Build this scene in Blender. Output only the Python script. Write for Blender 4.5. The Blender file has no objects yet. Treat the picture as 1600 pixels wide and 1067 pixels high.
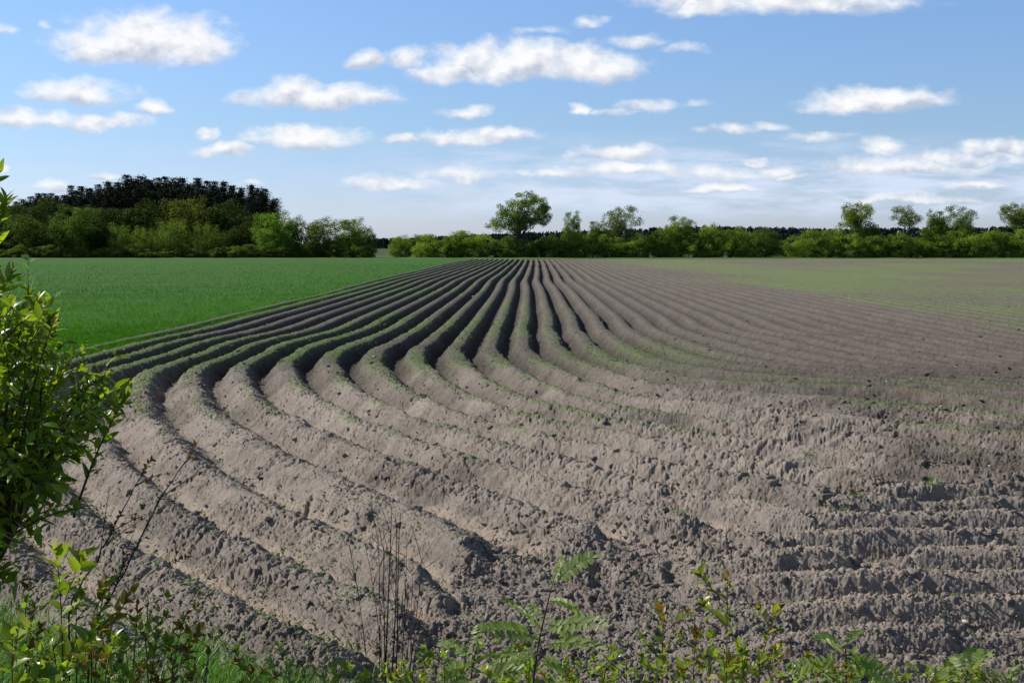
import bpy, math, random
import numpy as np
R = math.radians
SC = bpy.context.scene
COL = SC.collection

# ------------------------------------------------------------------ camera, sky, sun, exposure
F_PX, HOR, CAM_H = 2090.0, 380.0, 2.82
TILT = math.atan((533.5 - HOR) / F_PX)
cam = bpy.data.objects.new('camera', bpy.data.cameras.new('camera'))
COL.objects.link(cam)
cam.location = (0, 0, CAM_H)
cam.rotation_euler = (math.pi / 2 - TILT, 0, 0)
cam.data.sensor_width = 36.0
cam.data.lens = F_PX / 1600 * 36
cam.data.clip_start = 0.05
cam.data.clip_end = 20000
SC.camera = cam

SUN_EL, SUN_AZ = R(40), R(-66)          # azimuth from +Y (straight ahead), negative = to the left
SKY_STRENGTH = 0.075
sd = (math.sin(SUN_AZ) * math.cos(SUN_EL), math.cos(SUN_AZ) * math.cos(SUN_EL), math.sin(SUN_EL))
sun = bpy.data.objects.new('sun', bpy.data.lights.new('sun', 'SUN'))
COL.objects.link(sun)
sun.data.energy = 5.0
sun.data.angle = R(0.55)
sun.data.color = (1.0, 0.955, 0.89)
import mathutils
sun.rotation_euler = mathutils.Vector(sd).to_track_quat('Z', 'Y').to_euler()
SC.view_settings.view_transform = 'Standard'
SC.view_settings.look = 'None'
SC.view_settings.exposure = 0.0
SC.view_settings.gamma = 1.0


def ray(px, py):
    X, Y = px - 800.0, -(py - 533.5)
    return X, F_PX * math.cos(TILT) + Y * math.sin(TILT), Y * math.cos(TILT) - F_PX * math.sin(TILT)


def gnd(px, py, z=0.0):
    x, y, u = ray(px, py)
    t = (z - CAM_H) / u
    return x * t, y * t


def at(px, py, Y):
    x, y, u = ray(px, py)
    return np.array((x / y * Y, Y, CAM_H + u / y * Y))


# ---- world: Nishita sky with clouds laid out by compass direction and elevation
world = bpy.data.worlds.new('World')
SC.world = world
world.use_nodes = True
wt = world.node_tree
wt.nodes.clear()


class NB:
    """tiny node builder"""
    def __init__(s, nt):
        s.nt = nt

    def n(s, t, **kw):
        nd = s.nt.nodes.new(t)
        for k, v in kw.items():
            setattr(nd, k, v)
        return nd

    def put(s, sock, v):
        if isinstance(v, bpy.types.NodeSocket):
            s.nt.links.new(v, sock)
        elif v is not None:
            sock.default_value = v

    def m(s, op, a, b=None, c=None, clamp=False):
        nd = s.n('ShaderNodeMath', operation=op)
        nd.use_clamp = clamp
        s.put(nd.inputs[0], a)
        if b is not None: s.put(nd.inputs[1], b)
        if c is not None: s.put(nd.inputs[2], c)
        return nd.outputs[0]

    def mixc(s, f, a, b, mode='MIX'):
        nd = s.n('ShaderNodeMix', data_type='RGBA', blend_type=mode)
        s.put(nd.inputs[0], f); s.put(nd.inputs[6], a); s.put(nd.inputs[7], b)
        return nd.outputs[2]

    def rng(s, v, a, b, c=0.0, d=1.0, smooth=False):
        nd = s.n('ShaderNodeMapRange')
        nd.interpolation_type = 'SMOOTHSTEP' if smooth else 'LINEAR'
        s.put(nd.inputs[0], v)
        for i, q in enumerate((a, b, c, d)): s.put(nd.inputs[i + 1], q)
        return nd.outputs[0]

    def noise(s, vec, scale, detail=2, rough=0.5, dist=0.0, color=False):
        nd = s.n('ShaderNodeTexNoise')
        s.put(nd.inputs['Vector'], vec)
        nd.inputs['Scale'].default_value = scale
        nd.inputs['Detail'].default_value = detail
        nd.inputs['Roughness'].default_value = rough
        nd.inputs['Distortion'].default_value = dist
        return nd.outputs['Color' if color else 'Fac']

    def comb(s, x, y, z):
        nd = s.n('ShaderNodeCombineXYZ')
        s.put(nd.inputs[0], x); s.put(nd.inputs[1], y); s.put(nd.inputs[2], z)
        return nd.outputs[0]


def rgb(r, g, b):
    return (r, g, b, 1.0)


def make_blob_group():
    g = bpy.data.node_groups.new('cloud_field', 'ShaderNodeTree')
    for nm in ('u', 'v', 'F', 'T', 'u0', 'v0', 'iw', 'ih', 'amp'):
        g.interface.new_socket(nm, in_out='INPUT', socket_type='NodeSocketFloat')
    for nm in ('F', 'T'):
        g.interface.new_socket(nm, in_out='OUTPUT', socket_type='NodeSocketFloat')
    b = NB(g)
    i = b.n('NodeGroupInput').outputs
    o = b.n('NodeGroupOutput').inputs
    du = b.m('MULTIPLY', b.m('SUBTRACT', i['u'], i['u0']), i['iw'])
    t = b.m('MULTIPLY', b.m('SUBTRACT', i['v'], i['v0']), i['ih'])
    low = b.m('MULTIPLY', b.m('MINIMUM', t, 0.0), 0.7)
    t2 = b.m('ADD', t, low)
    r = b.m('ADD', b.m('MULTIPLY', du, du), b.m('MULTIPLY', t2, t2))
    f = b.m('MULTIPLY', b.m('SUBTRACT', 1.0, r), i['amp'])
    f = b.m('SUBTRACT', f, b.m('SUBTRACT', 1.0, i['amp']))
    gt = b.m('GREATER_THAN', f, i['F'])
    dT = b.m('MULTIPLY', b.m('SUBTRACT', t, i['T']), gt)
    b.put(o['F'], b.m('MAXIMUM', f, i['F']))
    b.put(o['T'], b.m('ADD', i['T'], dT))
    return g


# photo x, y, half width, half height, thickness
CLOUDS = [
    (225, 72, 125, 48, 1.0), (300, 82, 65, 32, .95), (150, 85, 52, 35, .9), (120, 148, 88, 24, .80), (60, 190, 75, 19, .93),
    (150, 193, 82, 17, .85), (240, 170, 33, 17, .95), (4, 45, 22, 16, .85), (500, 158, 112, 26, .97),
    (450, 150, 45, 26, .9), (478, 217, 82, 22, .95), (345, 236, 42, 16, .93), (322, 210, 15, 12, .85), (570, 102, 30, 20, .8),
    (638, 98, 34, 24, .82), (800, 105, 118, 38, 1.0), (905, 108, 90, 34, .98), (705, 120, 60, 24, .9), (1002, 66, 44, 14, .76),
    (918, 37, 35, 13, .72), (1215, 0, 185, 34, 1.0), (1120, 12, 80, 24, .95), (730, 177, 45, 12, .8), (627, 220, 26, 12, .92),
    (745, 217, 88, 16, .94), (905, 173, 19, 12, .9), (1015, 167, 45, 13, .78), (960, 176, 50, 7, .7), (1370, 162, 112, 22, .97),
    (965, 241, 62, 15, .95), (980, 266, 105, 15, .85), (1170, 205, 70, 12, .74), (1280, 218, 58, 12, .74),
    (1385, 232, 38, 16, .74), (1560, 235, 62, 18, .78), (1420, 262, 135, 18, .80), (1500, 250, 100, 16, .76),
    (1180, 256, 22, 7, .9), (1150, 272, 100, 14, .74), (610, 288, 74, 16, .84), (720, 275, 80, 16, .72), (850, 271, 50, 9, .72),
    (75, 290, 24, 10, .82), (160, 277, 28, 8, .82), (5, 265, 14, 8, .72), (1240, 278, 30, 6, .8), (1130, 292, 60, 9, .82),
    (1420, 312, 110, 9, .72), (1530, 290, 60, 8, .78), (390, 290, 25, 7, .75), (1075, 82, 40, 14, .62), (75, 40, 14, 8, .6),
    (850, 50, 40, 10, .6), (1090, 166, 30, 8, .6),
]
wb = NB(wt)
gen = wb.n('ShaderNodeTexCoord').outputs['Generated']
sep = wb.n('ShaderNodeSeparateXYZ'); wt.links.new(gen, sep.inputs[0])
ay = wb.m('MAXIMUM', wb.m('ABSOLUTE', sep.outputs[1]), 0.12)
U = wb.m('DIVIDE', sep.outputs[0], ay)
V = wb.m('DIVIDE', sep.outputs[2], ay)
uv = wb.comb(U, wb.m('MULTIPLY', V, 1.45), 0.0)
w1 = wb.noise(uv, 34, 4, .5, 0, True)
wv = wb.n('ShaderNodeVectorMath', operation='SUBTRACT'); wt.links.new(w1, wv.inputs[0]); wv.inputs[1].default_value = (.5, .5, .5)
wv2 = wb.n('ShaderNodeVectorMath', operation='SCALE'); wt.links.new(wv.outputs[0], wv2.inputs[0]); wv2.inputs['Scale'].default_value = .026
wv3 = wb.n('ShaderNodeVectorMath', operation='ADD'); wt.links.new(wv2.outputs[0], wv3.inputs[0]); wt.links.new(uv, wv3.inputs[1])
sp2 = wb.n('ShaderNodeSeparateXYZ'); wt.links.new(wv3.outputs[0], sp2.inputs[0])
Uw = sp2.outputs[0]
Vw = wb.m('DIVIDE', sp2.outputs[1], 1.45)
grp = make_blob_group()
Fv, Tv = -6.0, 0.0
for (cx, cy, hw, hh, amp) in CLOUDS:
    x, y, u = ray(cx, cy)
    nd = wb.n('ShaderNodeGroup'); nd.node_tree = grp
    wb.put(nd.inputs['u'], Uw); wb.put(nd.inputs['v'], Vw); wb.put(nd.inputs['F'], Fv); wb.put(nd.inputs['T'], Tv)
    nd.inputs['u0'].default_value = x / y; nd.inputs['v0'].default_value = u / y
    nd.inputs['iw'].default_value = F_PX / (hw * 1.16); nd.inputs['ih'].default_value = F_PX / (hh * 1.16)
    nd.inputs['amp'].default_value = amp
    Fv, Tv = nd.outputs['F'], nd.outputs['T']
n1 = wb.noise(uv, 42, 8, .58)
# the same noise a little nearer the sun: the difference gives the puffs their lit and grey sides
uvs = wb.n('ShaderNodeVectorMath', operation='ADD'); wt.links.new(uv, uvs.inputs[0]); uvs.inputs[1].default_value = (-.0055, .0085, 0)
n2 = wb.noise(uvs.outputs[0], 40, 3.0, .5)
n1b = wb.noise(uv, 40, 3.0, .5)
namp = wb.rng(Tv, -.8, .1, .9, 2.1, True)
dens = wb.m('ADD', Fv, wb.m('MULTIPLY', wb.m('SUBTRACT', n1, .46), namp))
alpha = wb.rng(dens, -.30, .85, 0, 1, True)
# thin low streaks towards the horizon
uvl = wb.comb(U, wb.m('MULTIPLY', V, 5.0), 3.7)
nl = wb.noise(uvl, 16, 6, .58)
band = wb.m('MULTIPLY', wb.rng(V, .012, .03, 0, 1, True), wb.rng(V, .052, .085, 1, 0, True))
side = wb.rng(U, -.16, .06, 0.12, 1, True)
low = wb.m('MULTIPLY', wb.m('MULTIPLY', wb.rng(nl, .36, .66, 0.05, .9, True), band), side)
shade = wb.m('ADD', wb.rng(Tv, -.70, .40, 0.05, 1.0, True), wb.m('MULTIPLY', wb.m('SUBTRACT', n1b, n2), 2.6))
shade = wb.m('ADD', shade, wb.m('MULTIPLY', wb.m('SUBTRACT', n1, .5), .30), clamp=True)
sky = wb.n('ShaderNodeTexSky'); sky.sky_type = 'NISHITA'; sky.sun_disc = False
sky.sun_elevation = SUN_EL
sky.sun_rotation = SUN_AZ
sky.air_density = 1.0; sky.dust_density = 0.3; sky.ozone_density = 2.2; sky.altitude = 0
tint = wb.mixc(wb.rng(V, 0.0, .09, 0, 1), rgb(1.14, 1.31, 2.10), rgb(1.05, 1.24, 1.66))
tint = wb.mixc(wb.rng(V, .06, .19, 0, 1), tint, rgb(1.24, 1.46, 1.85))
tint = wb.mixc(wb.rng(V, .25, .9, 0, 1), tint, rgb(.66, .68, .66))
skyc = wb.mixc(1.0, sky.outputs[0], tint, 'MULTIPLY')
ccol = wb.mixc(shade, rgb(7.2, 8.0, 9.7), rgb(13.0, 13.1, 13.3))
a2 = wb.m('MULTIPLY', alpha, wb.rng(dens, -.1, 1.0, .80, 1.0))
out = wb.mixc(low, skyc, rgb(9.4, 10.6, 12.9))
out = wb.mixc(a2, out, ccol)
bg = wb.n('ShaderNodeBackground'); wt.links.new(out, bg.inputs[0]); bg.inputs[1].default_value = SKY_STRENGTH
wo = wb.n('ShaderNodeOutputWorld'); wt.links.new(bg.outputs[0], wo.inputs[0])

# ------------------------------------------------------------------ helpers
rs = np.random.RandomState


def tag(o, label=None, cat=None, group=None, kind=None):
    if label: o['label'] = label
    if cat: o['category'] = cat
    if group: o['group'] = group
    if kind: o['kind'] = kind
    return o


def empty(name, loc, rz=0.0, sc=1.0):
    o = bpy.data.objects.new(name, None)
    COL.objects.link(o)
    o.location = loc
    o.rotation_euler = (0, 0, rz)
    o.scale = (sc, sc, sc) if np.isscalar(sc) else sc
    o.empty_display_size = .3
    return o


def mesh_np(name, V, polys, mat=None, smooth=False, attrs=None):
    """polys: list of (k, n) int arrays with n = 3 or 4"""
    me = bpy.data.meshes.new(name)
    V = np.asarray(V, np.float32)
    me.vertices.add(len(V)); me.vertices.foreach_set('co', V.ravel())
    polys = [np.asarray(p, np.int32) for p in polys if len(p)]
    nl = sum(p.size for p in polys); npol = sum(len(p) for p in polys)
    me.loops.add(nl); me.polygons.add(npol)
    me.loops.foreach_set('vertex_index', np.concatenate([p.ravel() for p in polys]))
    cnt = np.concatenate([np.full(len(p), p.shape[1], np.int32) for p in polys])
    st = np.concatenate([[0], np.cumsum(cnt)[:-1]]).astype(np.int32)
    me.polygons.foreach_set('loop_start', st)
    me.polygons.foreach_set('loop_total', cnt)
    if smooth: me.polygons.foreach_set('use_smooth', np.ones(npol, bool))
    for k, a in (attrs or {}).items():
        at_ = me.attributes.new(k, 'FLOAT', 'POINT')
        at_.data.foreach_set('value', np.asarray(a, np.float32))
    if mat: me.materials.append(mat)
    me.update(calc_edges=True)
    return me


def link(name, me, parent=None, loc=None):
    o = bpy.data.objects.new(name, me)
    COL.objects.link(o)
    if parent is not None: o.parent = parent
    if loc is not None: o.location = loc
    return o


class MB:
    def __init__(s):
        s.V = []; s.P = {3: [], 4: []}; s.A = []; s.k = 0

    def add(s, V, polys, rnd=None):
        V = np.asarray(V, float)
        s.V.append(V)
        for p in polys:
            p = np.asarray(p)
            if len(p): s.P[p.shape[1]].append(p + s.k)
        s.A.append(np.zeros(len(V)) if rnd is None else np.broadcast_to(rnd, (len(V),)))
        s.k += len(V)

    def tube(s, pts, rad, n=5, rnd=None):
        pts = np.asarray(pts, float); rad = np.asarray(rad, float)
        T = np.gradient(pts, axis=0); T /= np.linalg.norm(T, axis=1)[:, None] + 1e-9
        ref = np.array((0.31, 0.95, 0.1))
        A = np.cross(T, ref); A /= np.linalg.norm(A, axis=1)[:, None] + 1e-9
        B = np.cross(T, A)
        th = np.arange(n) * 2 * math.pi / n
        ring = pts[:, None] + rad[:, None, None] * (np.cos(th)[None, :, None] * A[:, None] + np.sin(th)[None, :, None] * B[:, None])
        k = len(pts)
        i = np.arange(k - 1)[:, None] * n; j = np.arange(n)[None]; j2 = (j + 1) % n
        q = np.stack([i + j, i + j2, i + n + j2, i + n + j], -1).reshape(-1, 4)
        s.add(ring.reshape(-1, 3), [q], rnd)

    def mesh(s, name, mat, smooth=False):
        V = np.concatenate(s.V); A = np.concatenate(s.A)
        return mesh_np(name, V, [np.concatenate(s.P[k]) for k in (3, 4) if s.P[k]], mat, smooth, {'rnd': A})


def unit(v):
    return v / (np.linalg.norm(v, axis=-1, keepdims=True) + 1e-9)


def frames(D, N):
    D = unit(D)
    X = unit(np.cross(D, N))
    Z = np.cross(X, D)
    return X, D, Z


T_BROAD = ([0, .16, .42, .72, 1.0], [0, .34, .5, .34, 0])
T_OVATE = ([0, .10, .33, .68, 1.0], [0, .36, .5, .30, 0])
T_LANCE = ([0, .2, .5, .8, 1.0], [0, .42, .5, .30, 0])


def leaf_batch(P, D, N, L, W, tmpl=T_BROAD, fold=.25, curl=.25):
    n = len(P)
    X, Y, Z = frames(D, N)
    t, w = tmpl
    loc = [(0, 0, 0)]
    for k in (1, 2, 3):
        loc += [(-w[k], t[k], fold * w[k]), (0, t[k], 0), (w[k], t[k], fold * w[k])]
    loc.append((0, 1, 0))
    loc = np.array(loc)
    L = np.broadcast_to(L, (n,)); W = np.broadcast_to(W, (n,)); cu = np.broadcast_to(curl, (n,))
    lx = loc[None, :, 0] * W[:, None]
    ly = loc[None, :, 1] * L[:, None]
    lz = loc[None, :, 2] * W[:, None] - cu[:, None] * L[:, None] * loc[None, :, 1] ** 2
    V = P[:, None] + lx[..., None] * X[:, None] + ly[..., None] * Y[:, None] + lz[..., None] * Z[:, None]
    tri = np.array([(0, 2, 1), (0, 3, 2), (7, 8, 10), (8, 9, 10)])
    quad = np.array([(1, 2, 5, 4), (2, 3, 6, 5), (4, 5, 8, 7), (5, 6, 9, 8)])
    off = (np.arange(n) * 11)[:, None, None]
    return V.reshape(-1, 3), [(tri[None] + off).reshape(-1, 3), (quad[None] + off).reshape(-1, 4)], 11


def card_batch(P, D, N, L, W):
    """small kite shaped leaves, one quad each"""
    n = len(P)
    X, Y, Z = frames(D, N)
    L = np.broadcast_to(L, (n,))[:, None]; W = np.broadcast_to(W, (n,))[:, None]
    V = np.stack([P, P + Y * L * .45 + X * W * .5, P + Y * L, P + Y * L * .45 - X * W * .5], 1)
    q = (np.arange(n) * 4)[:, None] + np.arange(4)[None]
    return V.reshape(-1, 3), [q], 4


def blade_batch(P, D, N, L, W, bend):
    """grass blades: 3 segment strips, D = initial direction (mostly up), bend = sideways droop along N"""
    n = len(P)
    X, Y, Z = frames(D, N)
    L = np.broadcast_to(L, (n,)); W = np.broadcast_to(W, (n,)); bend = np.broadcast_to(bend, (n,))
    rows = []
    for t, w in ((0, .8), (.4, 1.0), (.75, .7), (1.0, 0)):
        c = P + Y * (L * t * (1 - .35 * bend * t))[:, None] + Z * (L * bend * t * t)[:, None]
        if w > 0:
            rows += [c - X * (W * w * .5)[:, None], c + X * (W * w * .5)[:, None]]
        else:
            rows.append(c)
    V = np.stack(rows, 1)
    off = (np.arange(n) * 7)[:, None, None]
    quad = np.array([(0, 1, 3, 2), (2, 3, 5, 4)]); tri = np.array([(4, 5, 6)])
    return V.reshape(-1, 3), [(tri[None] + off).reshape(-1, 3), (quad[None] + off).reshape(-1, 4)], 7


# ---- numpy noise
_T = rs(7).rand(256, 256)
_TX = rs(8).rand(256, 256)
_TY = rs(9).rand(256, 256)


def vn(x, y, seed=0):
    x = x + seed * 17.31; y = y + seed * 9.73
    xi = np.floor(x).astype(np.int64); yi = np.floor(y).astype(np.int64)
    fx = x - xi; fy = y - yi
    fx = fx * fx * (3 - 2 * fx); fy = fy * fy * (3 - 2 * fy)
    a = _T[xi & 255, yi & 255]; b = _T[(xi + 1) & 255, yi & 255]
    c = _T[xi & 255, (yi + 1) & 255]; d = _T[(xi + 1) & 255, (yi + 1) & 255]
    return (a + (b - a) * fx) * (1 - fy) + (c + (d - c) * fx) * fy


def fbm(x, y, octv=4, seed=0, gain=.5):
    s = 0; a = 1; t = 0
    for k in range(octv):
        s = s + a * vn(x, y, seed + k * 3); t += a
        a *= gain
        x, y = x * 1.62 - y * 1.21, x * 1.21 + y * 1.62
    return s / t


def worley(x, y, seed=0):
    x = x + seed * 31.7; y = y + seed * 12.9
    xi = np.floor(x).astype(np.int64); yi = np.floor(y).astype(np.int64)
    best = np.full(x.shape, 9.0)
    for i in (-1, 0, 1):
        for j in (-1, 0, 1):
            a, b = (xi + i) & 255, (yi + j) & 255
            dx = xi + i + _TX[a, b] - x; dy = yi + j + _TY[a, b] - y
            best = np.minimum(best, dx * dx + dy * dy)
    return np.sqrt(best)


def cells(x, y, seed=0):
    """angular lumps: each cell a tilted facet of its own height, lowest along the cell borders"""
    x = x + seed * 31.7; y = y + seed * 12.9
    xi = np.floor(x).astype(np.int64); yi = np.floor(y).astype(np.int64)
    best = np.full(x.shape, 9.0); sec = np.full(x.shape, 9.0); h = np.zeros(x.shape)
    for i in (-1, 0, 1):
        for j in (-1, 0, 1):
            a, b = (xi + i) & 255, (yi + j) & 255
            dx = xi + i + _TX[a, b] - x; dy = yi + j + _TY[a, b] - y
            d = dx * dx + dy * dy
            hh = _T[a, b] + dx * (_TX[b, a] - .5) * 1.6 + dy * (_TY[b, a] - .5) * 1.6
            near_ = d < best
            sec = np.where(near_, best, np.minimum(sec, d))
            h = np.where(near_, hh, h); best = np.minimum(best, d)
    gap = np.sqrt(sec) - np.sqrt(best)
    return h * np.clip(gap / .42, 0, 1) ** .6


def ss(x, a, b):
    t = np.clip((x - a) / (b - a), 0, 1)
    return t * t * (3 - 2 * t)


# ------------------------------------------------------------------ the ridges: which furrow passes where
RA, RB, RS_ = 0.093, 0.0165, 0.80


def lin_n(x, y):
    return (x - RA - RB * y) / RS_


FURROW = {
    -10: [(170, 670), (205, 711), (240, 756), (278, 794), (330, 825), (372, 845), (438, 880), (500, 912), (548, 935), (606, 959), (685, 986), (763, 1002)],
    -11: [(150, 790), (219, 854), (263, 893), (315, 915), (363, 941), (438, 985), (520, 1030)],
    -9: [(355, 568), (300, 588), (259, 612), (256, 628), (272, 657), (291, 686), (330, 725), (380, 765), (430, 795), (489, 822), (528, 849), (580, 870), (640, 900), (700, 925)],
    -8: [(464, 541), (400, 563), (345, 590), (339, 622), (355, 647), (377, 670), (403, 683), (460, 714), (498, 740), (537, 756), (578, 775), (665, 806), (724, 830), (782, 849), (841, 880)],
    -7: [(500, 545), (435, 575), (412, 595), (419, 619), (435, 638), (454, 657), (489, 676), (548, 708), (605, 727), (653, 746), (723, 769), (835, 807), (898, 829), (978, 855)],
    -6: [(527, 551), (490, 570), (479, 584), (492, 609), (511, 631), (559, 656), (596, 679), (653, 698), (691, 718), (787, 743), (850, 759), (914, 784), (978, 800)],
    -5: [(597, 551), (555, 570), (548, 584), (557, 606), (596, 638), (643, 663), (678, 683), (771, 705), (850, 728), (946, 756)],
    -4: [(645, 550), (621, 574), (637, 600), (669, 625), (723, 655), (787, 679), (866, 702), (978, 727)],
    -3: [(700, 541), (682, 571), (691, 590), (723, 619), (771, 643), (835, 663), (914, 687), (1000, 702)],
    -2: [(744, 553), (739, 565), (749, 581), (780, 606), (835, 633), (898, 655), (978, 676)],
    -1: [(796, 526), (793, 552), (800, 568), (819, 587), (866, 612), (924, 638), (978, 654)],
    0: [(836, 530), (841, 558), (860, 574), (898, 593), (946, 612), (997, 628), (1123, 650)],
    1: [(876, 526), (892, 556), (914, 574), (962, 593), (997, 606)],
    2: [(917, 520), (937, 545), (972, 571), (997, 587)],
    10: [(1301, 537), (1352, 547), (1428, 567), (1491, 575), (1579, 591)],
    13: [(1428, 534), (1504, 552), (1600, 575)],
    1.6: [(1123, 618), (1298, 624), (1397, 627)],
    5: [(1200, 578), (1280, 594), (1400, 607), (1560, 618), (1700, 624)],
    3: [(950, 514), (985, 545), (1030, 568), (1100, 588), (1200, 602), (1300, 611)],
    0.6: [(1233, 640), (1352, 650), (1504, 660)],
}
cp = []
for n_, l_ in FURROW.items():
    for p_ in l_:
        x_, y_ = gnd(*p_)
        cp.append((x_, y_, n_))
for n_ in np.arange(-16, 30, 1.5):
    for y_ in (38, 46, 56, 68):
        cp.append((RA + RB * y_ + RS_ * n_, y_, n_))
cp = np.array(cp)


def tps(r2):
    return .5 * r2 * np.log(r2 + 1e-12)


def fit_tps(P, v, lam):
    n = len(P)
    r2 = ((P[:, None] - P[None]) ** 2).sum(-1)
    A = np.zeros((n + 3, n + 3))
    A[:n, :n] = tps(r2) + lam * np.eye(n)
    A[:n, n] = 1; A[:n, n + 1:] = P; A[n, :n] = 1; A[n + 1:, :n] = P.T
    return np.linalg.solve(A, np.concatenate([v, np.zeros(3)]))


_w = fit_tps(cp[:, :2], cp[:, 2], 1.2)
GX0, GX1, GY0, GY1, GS = -40.0, 40.0, 5.0, 62.0, 0.25
_gx = np.arange(GX0, GX1 + GS, GS); _gy = np.arange(GY0, GY1 + GS, GS)
_G = np.zeros((len(_gx), len(_gy)))
for i_, xx in enumerate(_gx):
    r2 = (xx - cp[:, 0][None]) ** 2 + (_gy[:, None] - cp[:, 1][None]) ** 2
    _G[i_] = tps(r2) @ _w[:-3] + _w[-3] + _w[-2] * xx + _w[-1] * _gy


def phase(x, y):
    gx = np.clip((x - GX0) / GS, 0, len(_gx) - 1.001); gy = np.clip((y - GY0) / GS, 0, len(_gy) - 1.001)
    i = gx.astype(int); j = gy.astype(int); fx = gx - i; fy = gy - j
    g = (_G[i, j] * (1 - fx) + _G[i + 1, j] * fx) * (1 - fy) + (_G[i, j + 1] * (1 - fx) + _G[i + 1, j + 1] * fx) * fy
    # slow wander of the straight rows far out
    wob = .35 * np.exp(-((y - 95) / 26.0) ** 2) + (fbm(y / 40.0, y * 0 + 3.1, 2, 4) - .5) * .7 * ss(y, 45, 110)
    l = lin_n(x, y) + wob
    k = ss(y, 42, 58)
    return g * (1 - k) + l * k


EDGE_N = -13.15


def edge_x(y):
    y = np.asarray(y, float)
    wob = 1.6 * ss(y, 170, 228) + .9 * np.exp(-((y - 66) / 24.0) ** 2) + .35 * np.exp(-((y - 150) / 40.0) ** 2)
    return RA + RB * y + RS_ * (EDGE_N + wob)


# headland limit as depth over bearing
_hb = [(-400, 1500), (500, 1250), (610, 1067), (670, 985), (715, 925), (765, 890), (850, 872), (950, 866), (1050, 870), (1240, 884), (1300, 815), (1400, 788), (1600, 780), (2600, 775)]
_hu = np.array([(p[0] - 800) / F_PX for p in _hb]); _hd = np.array([gnd(*p)[1] for p in _hb])
_o = np.argsort(_hu, kind='stable'); _hu, _hd = _hu[_o], _hd[_o]
Y895, Y930, Y968 = gnd(1500, 895, .26)[1], gnd(1500, 930, .26)[1], gnd(1500, 968, .26)[1]
HP = .735

PITS = [(1380, 912, 62, 15, .16), (1215, 768, 75, 8, .10), (770, 862, 60, 8, .12), 
        (1080, 800, 45, 9, .07), (1060, 905, 25, 14, .09), (1250, 925, 25, 12, .09), (940, 912, 25, 14, .10), 
        (930, 614, 26, 5, .10), (1390, 668, 30, 8, .08), (1530, 870, 36, 10, .09), (640, 800, 30, 10, .07), (1010, 745, 12, 6, .08),
        (1455, 815, 60, 10, .06), (1590, 893, 30, 12, .10), (485, 800, 7, 6, .07), (1560, 1045, 60, 14, .08), (880, 935, 20, 10, .06)]


def row_prof(ph, a, k=0.0):
    """ridge cross section (furrow at whole numbers): crisp shouldered while straight (k=0), slumped past the bend (k=1)"""
    f = np.abs(ph - np.round(ph)) * 2          # 0 in the furrow, 1 on the crest
    lo = .12 - .07 * k; hi = .70 + .16 * k
    t = np.clip((f - lo) / (hi - lo), 0, 1)
    return a * (.45 * t + .55 * t * t * (3 - 2 * t) + .06 * np.clip((f - hi) / (1 - hi), 0, 1))


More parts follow.
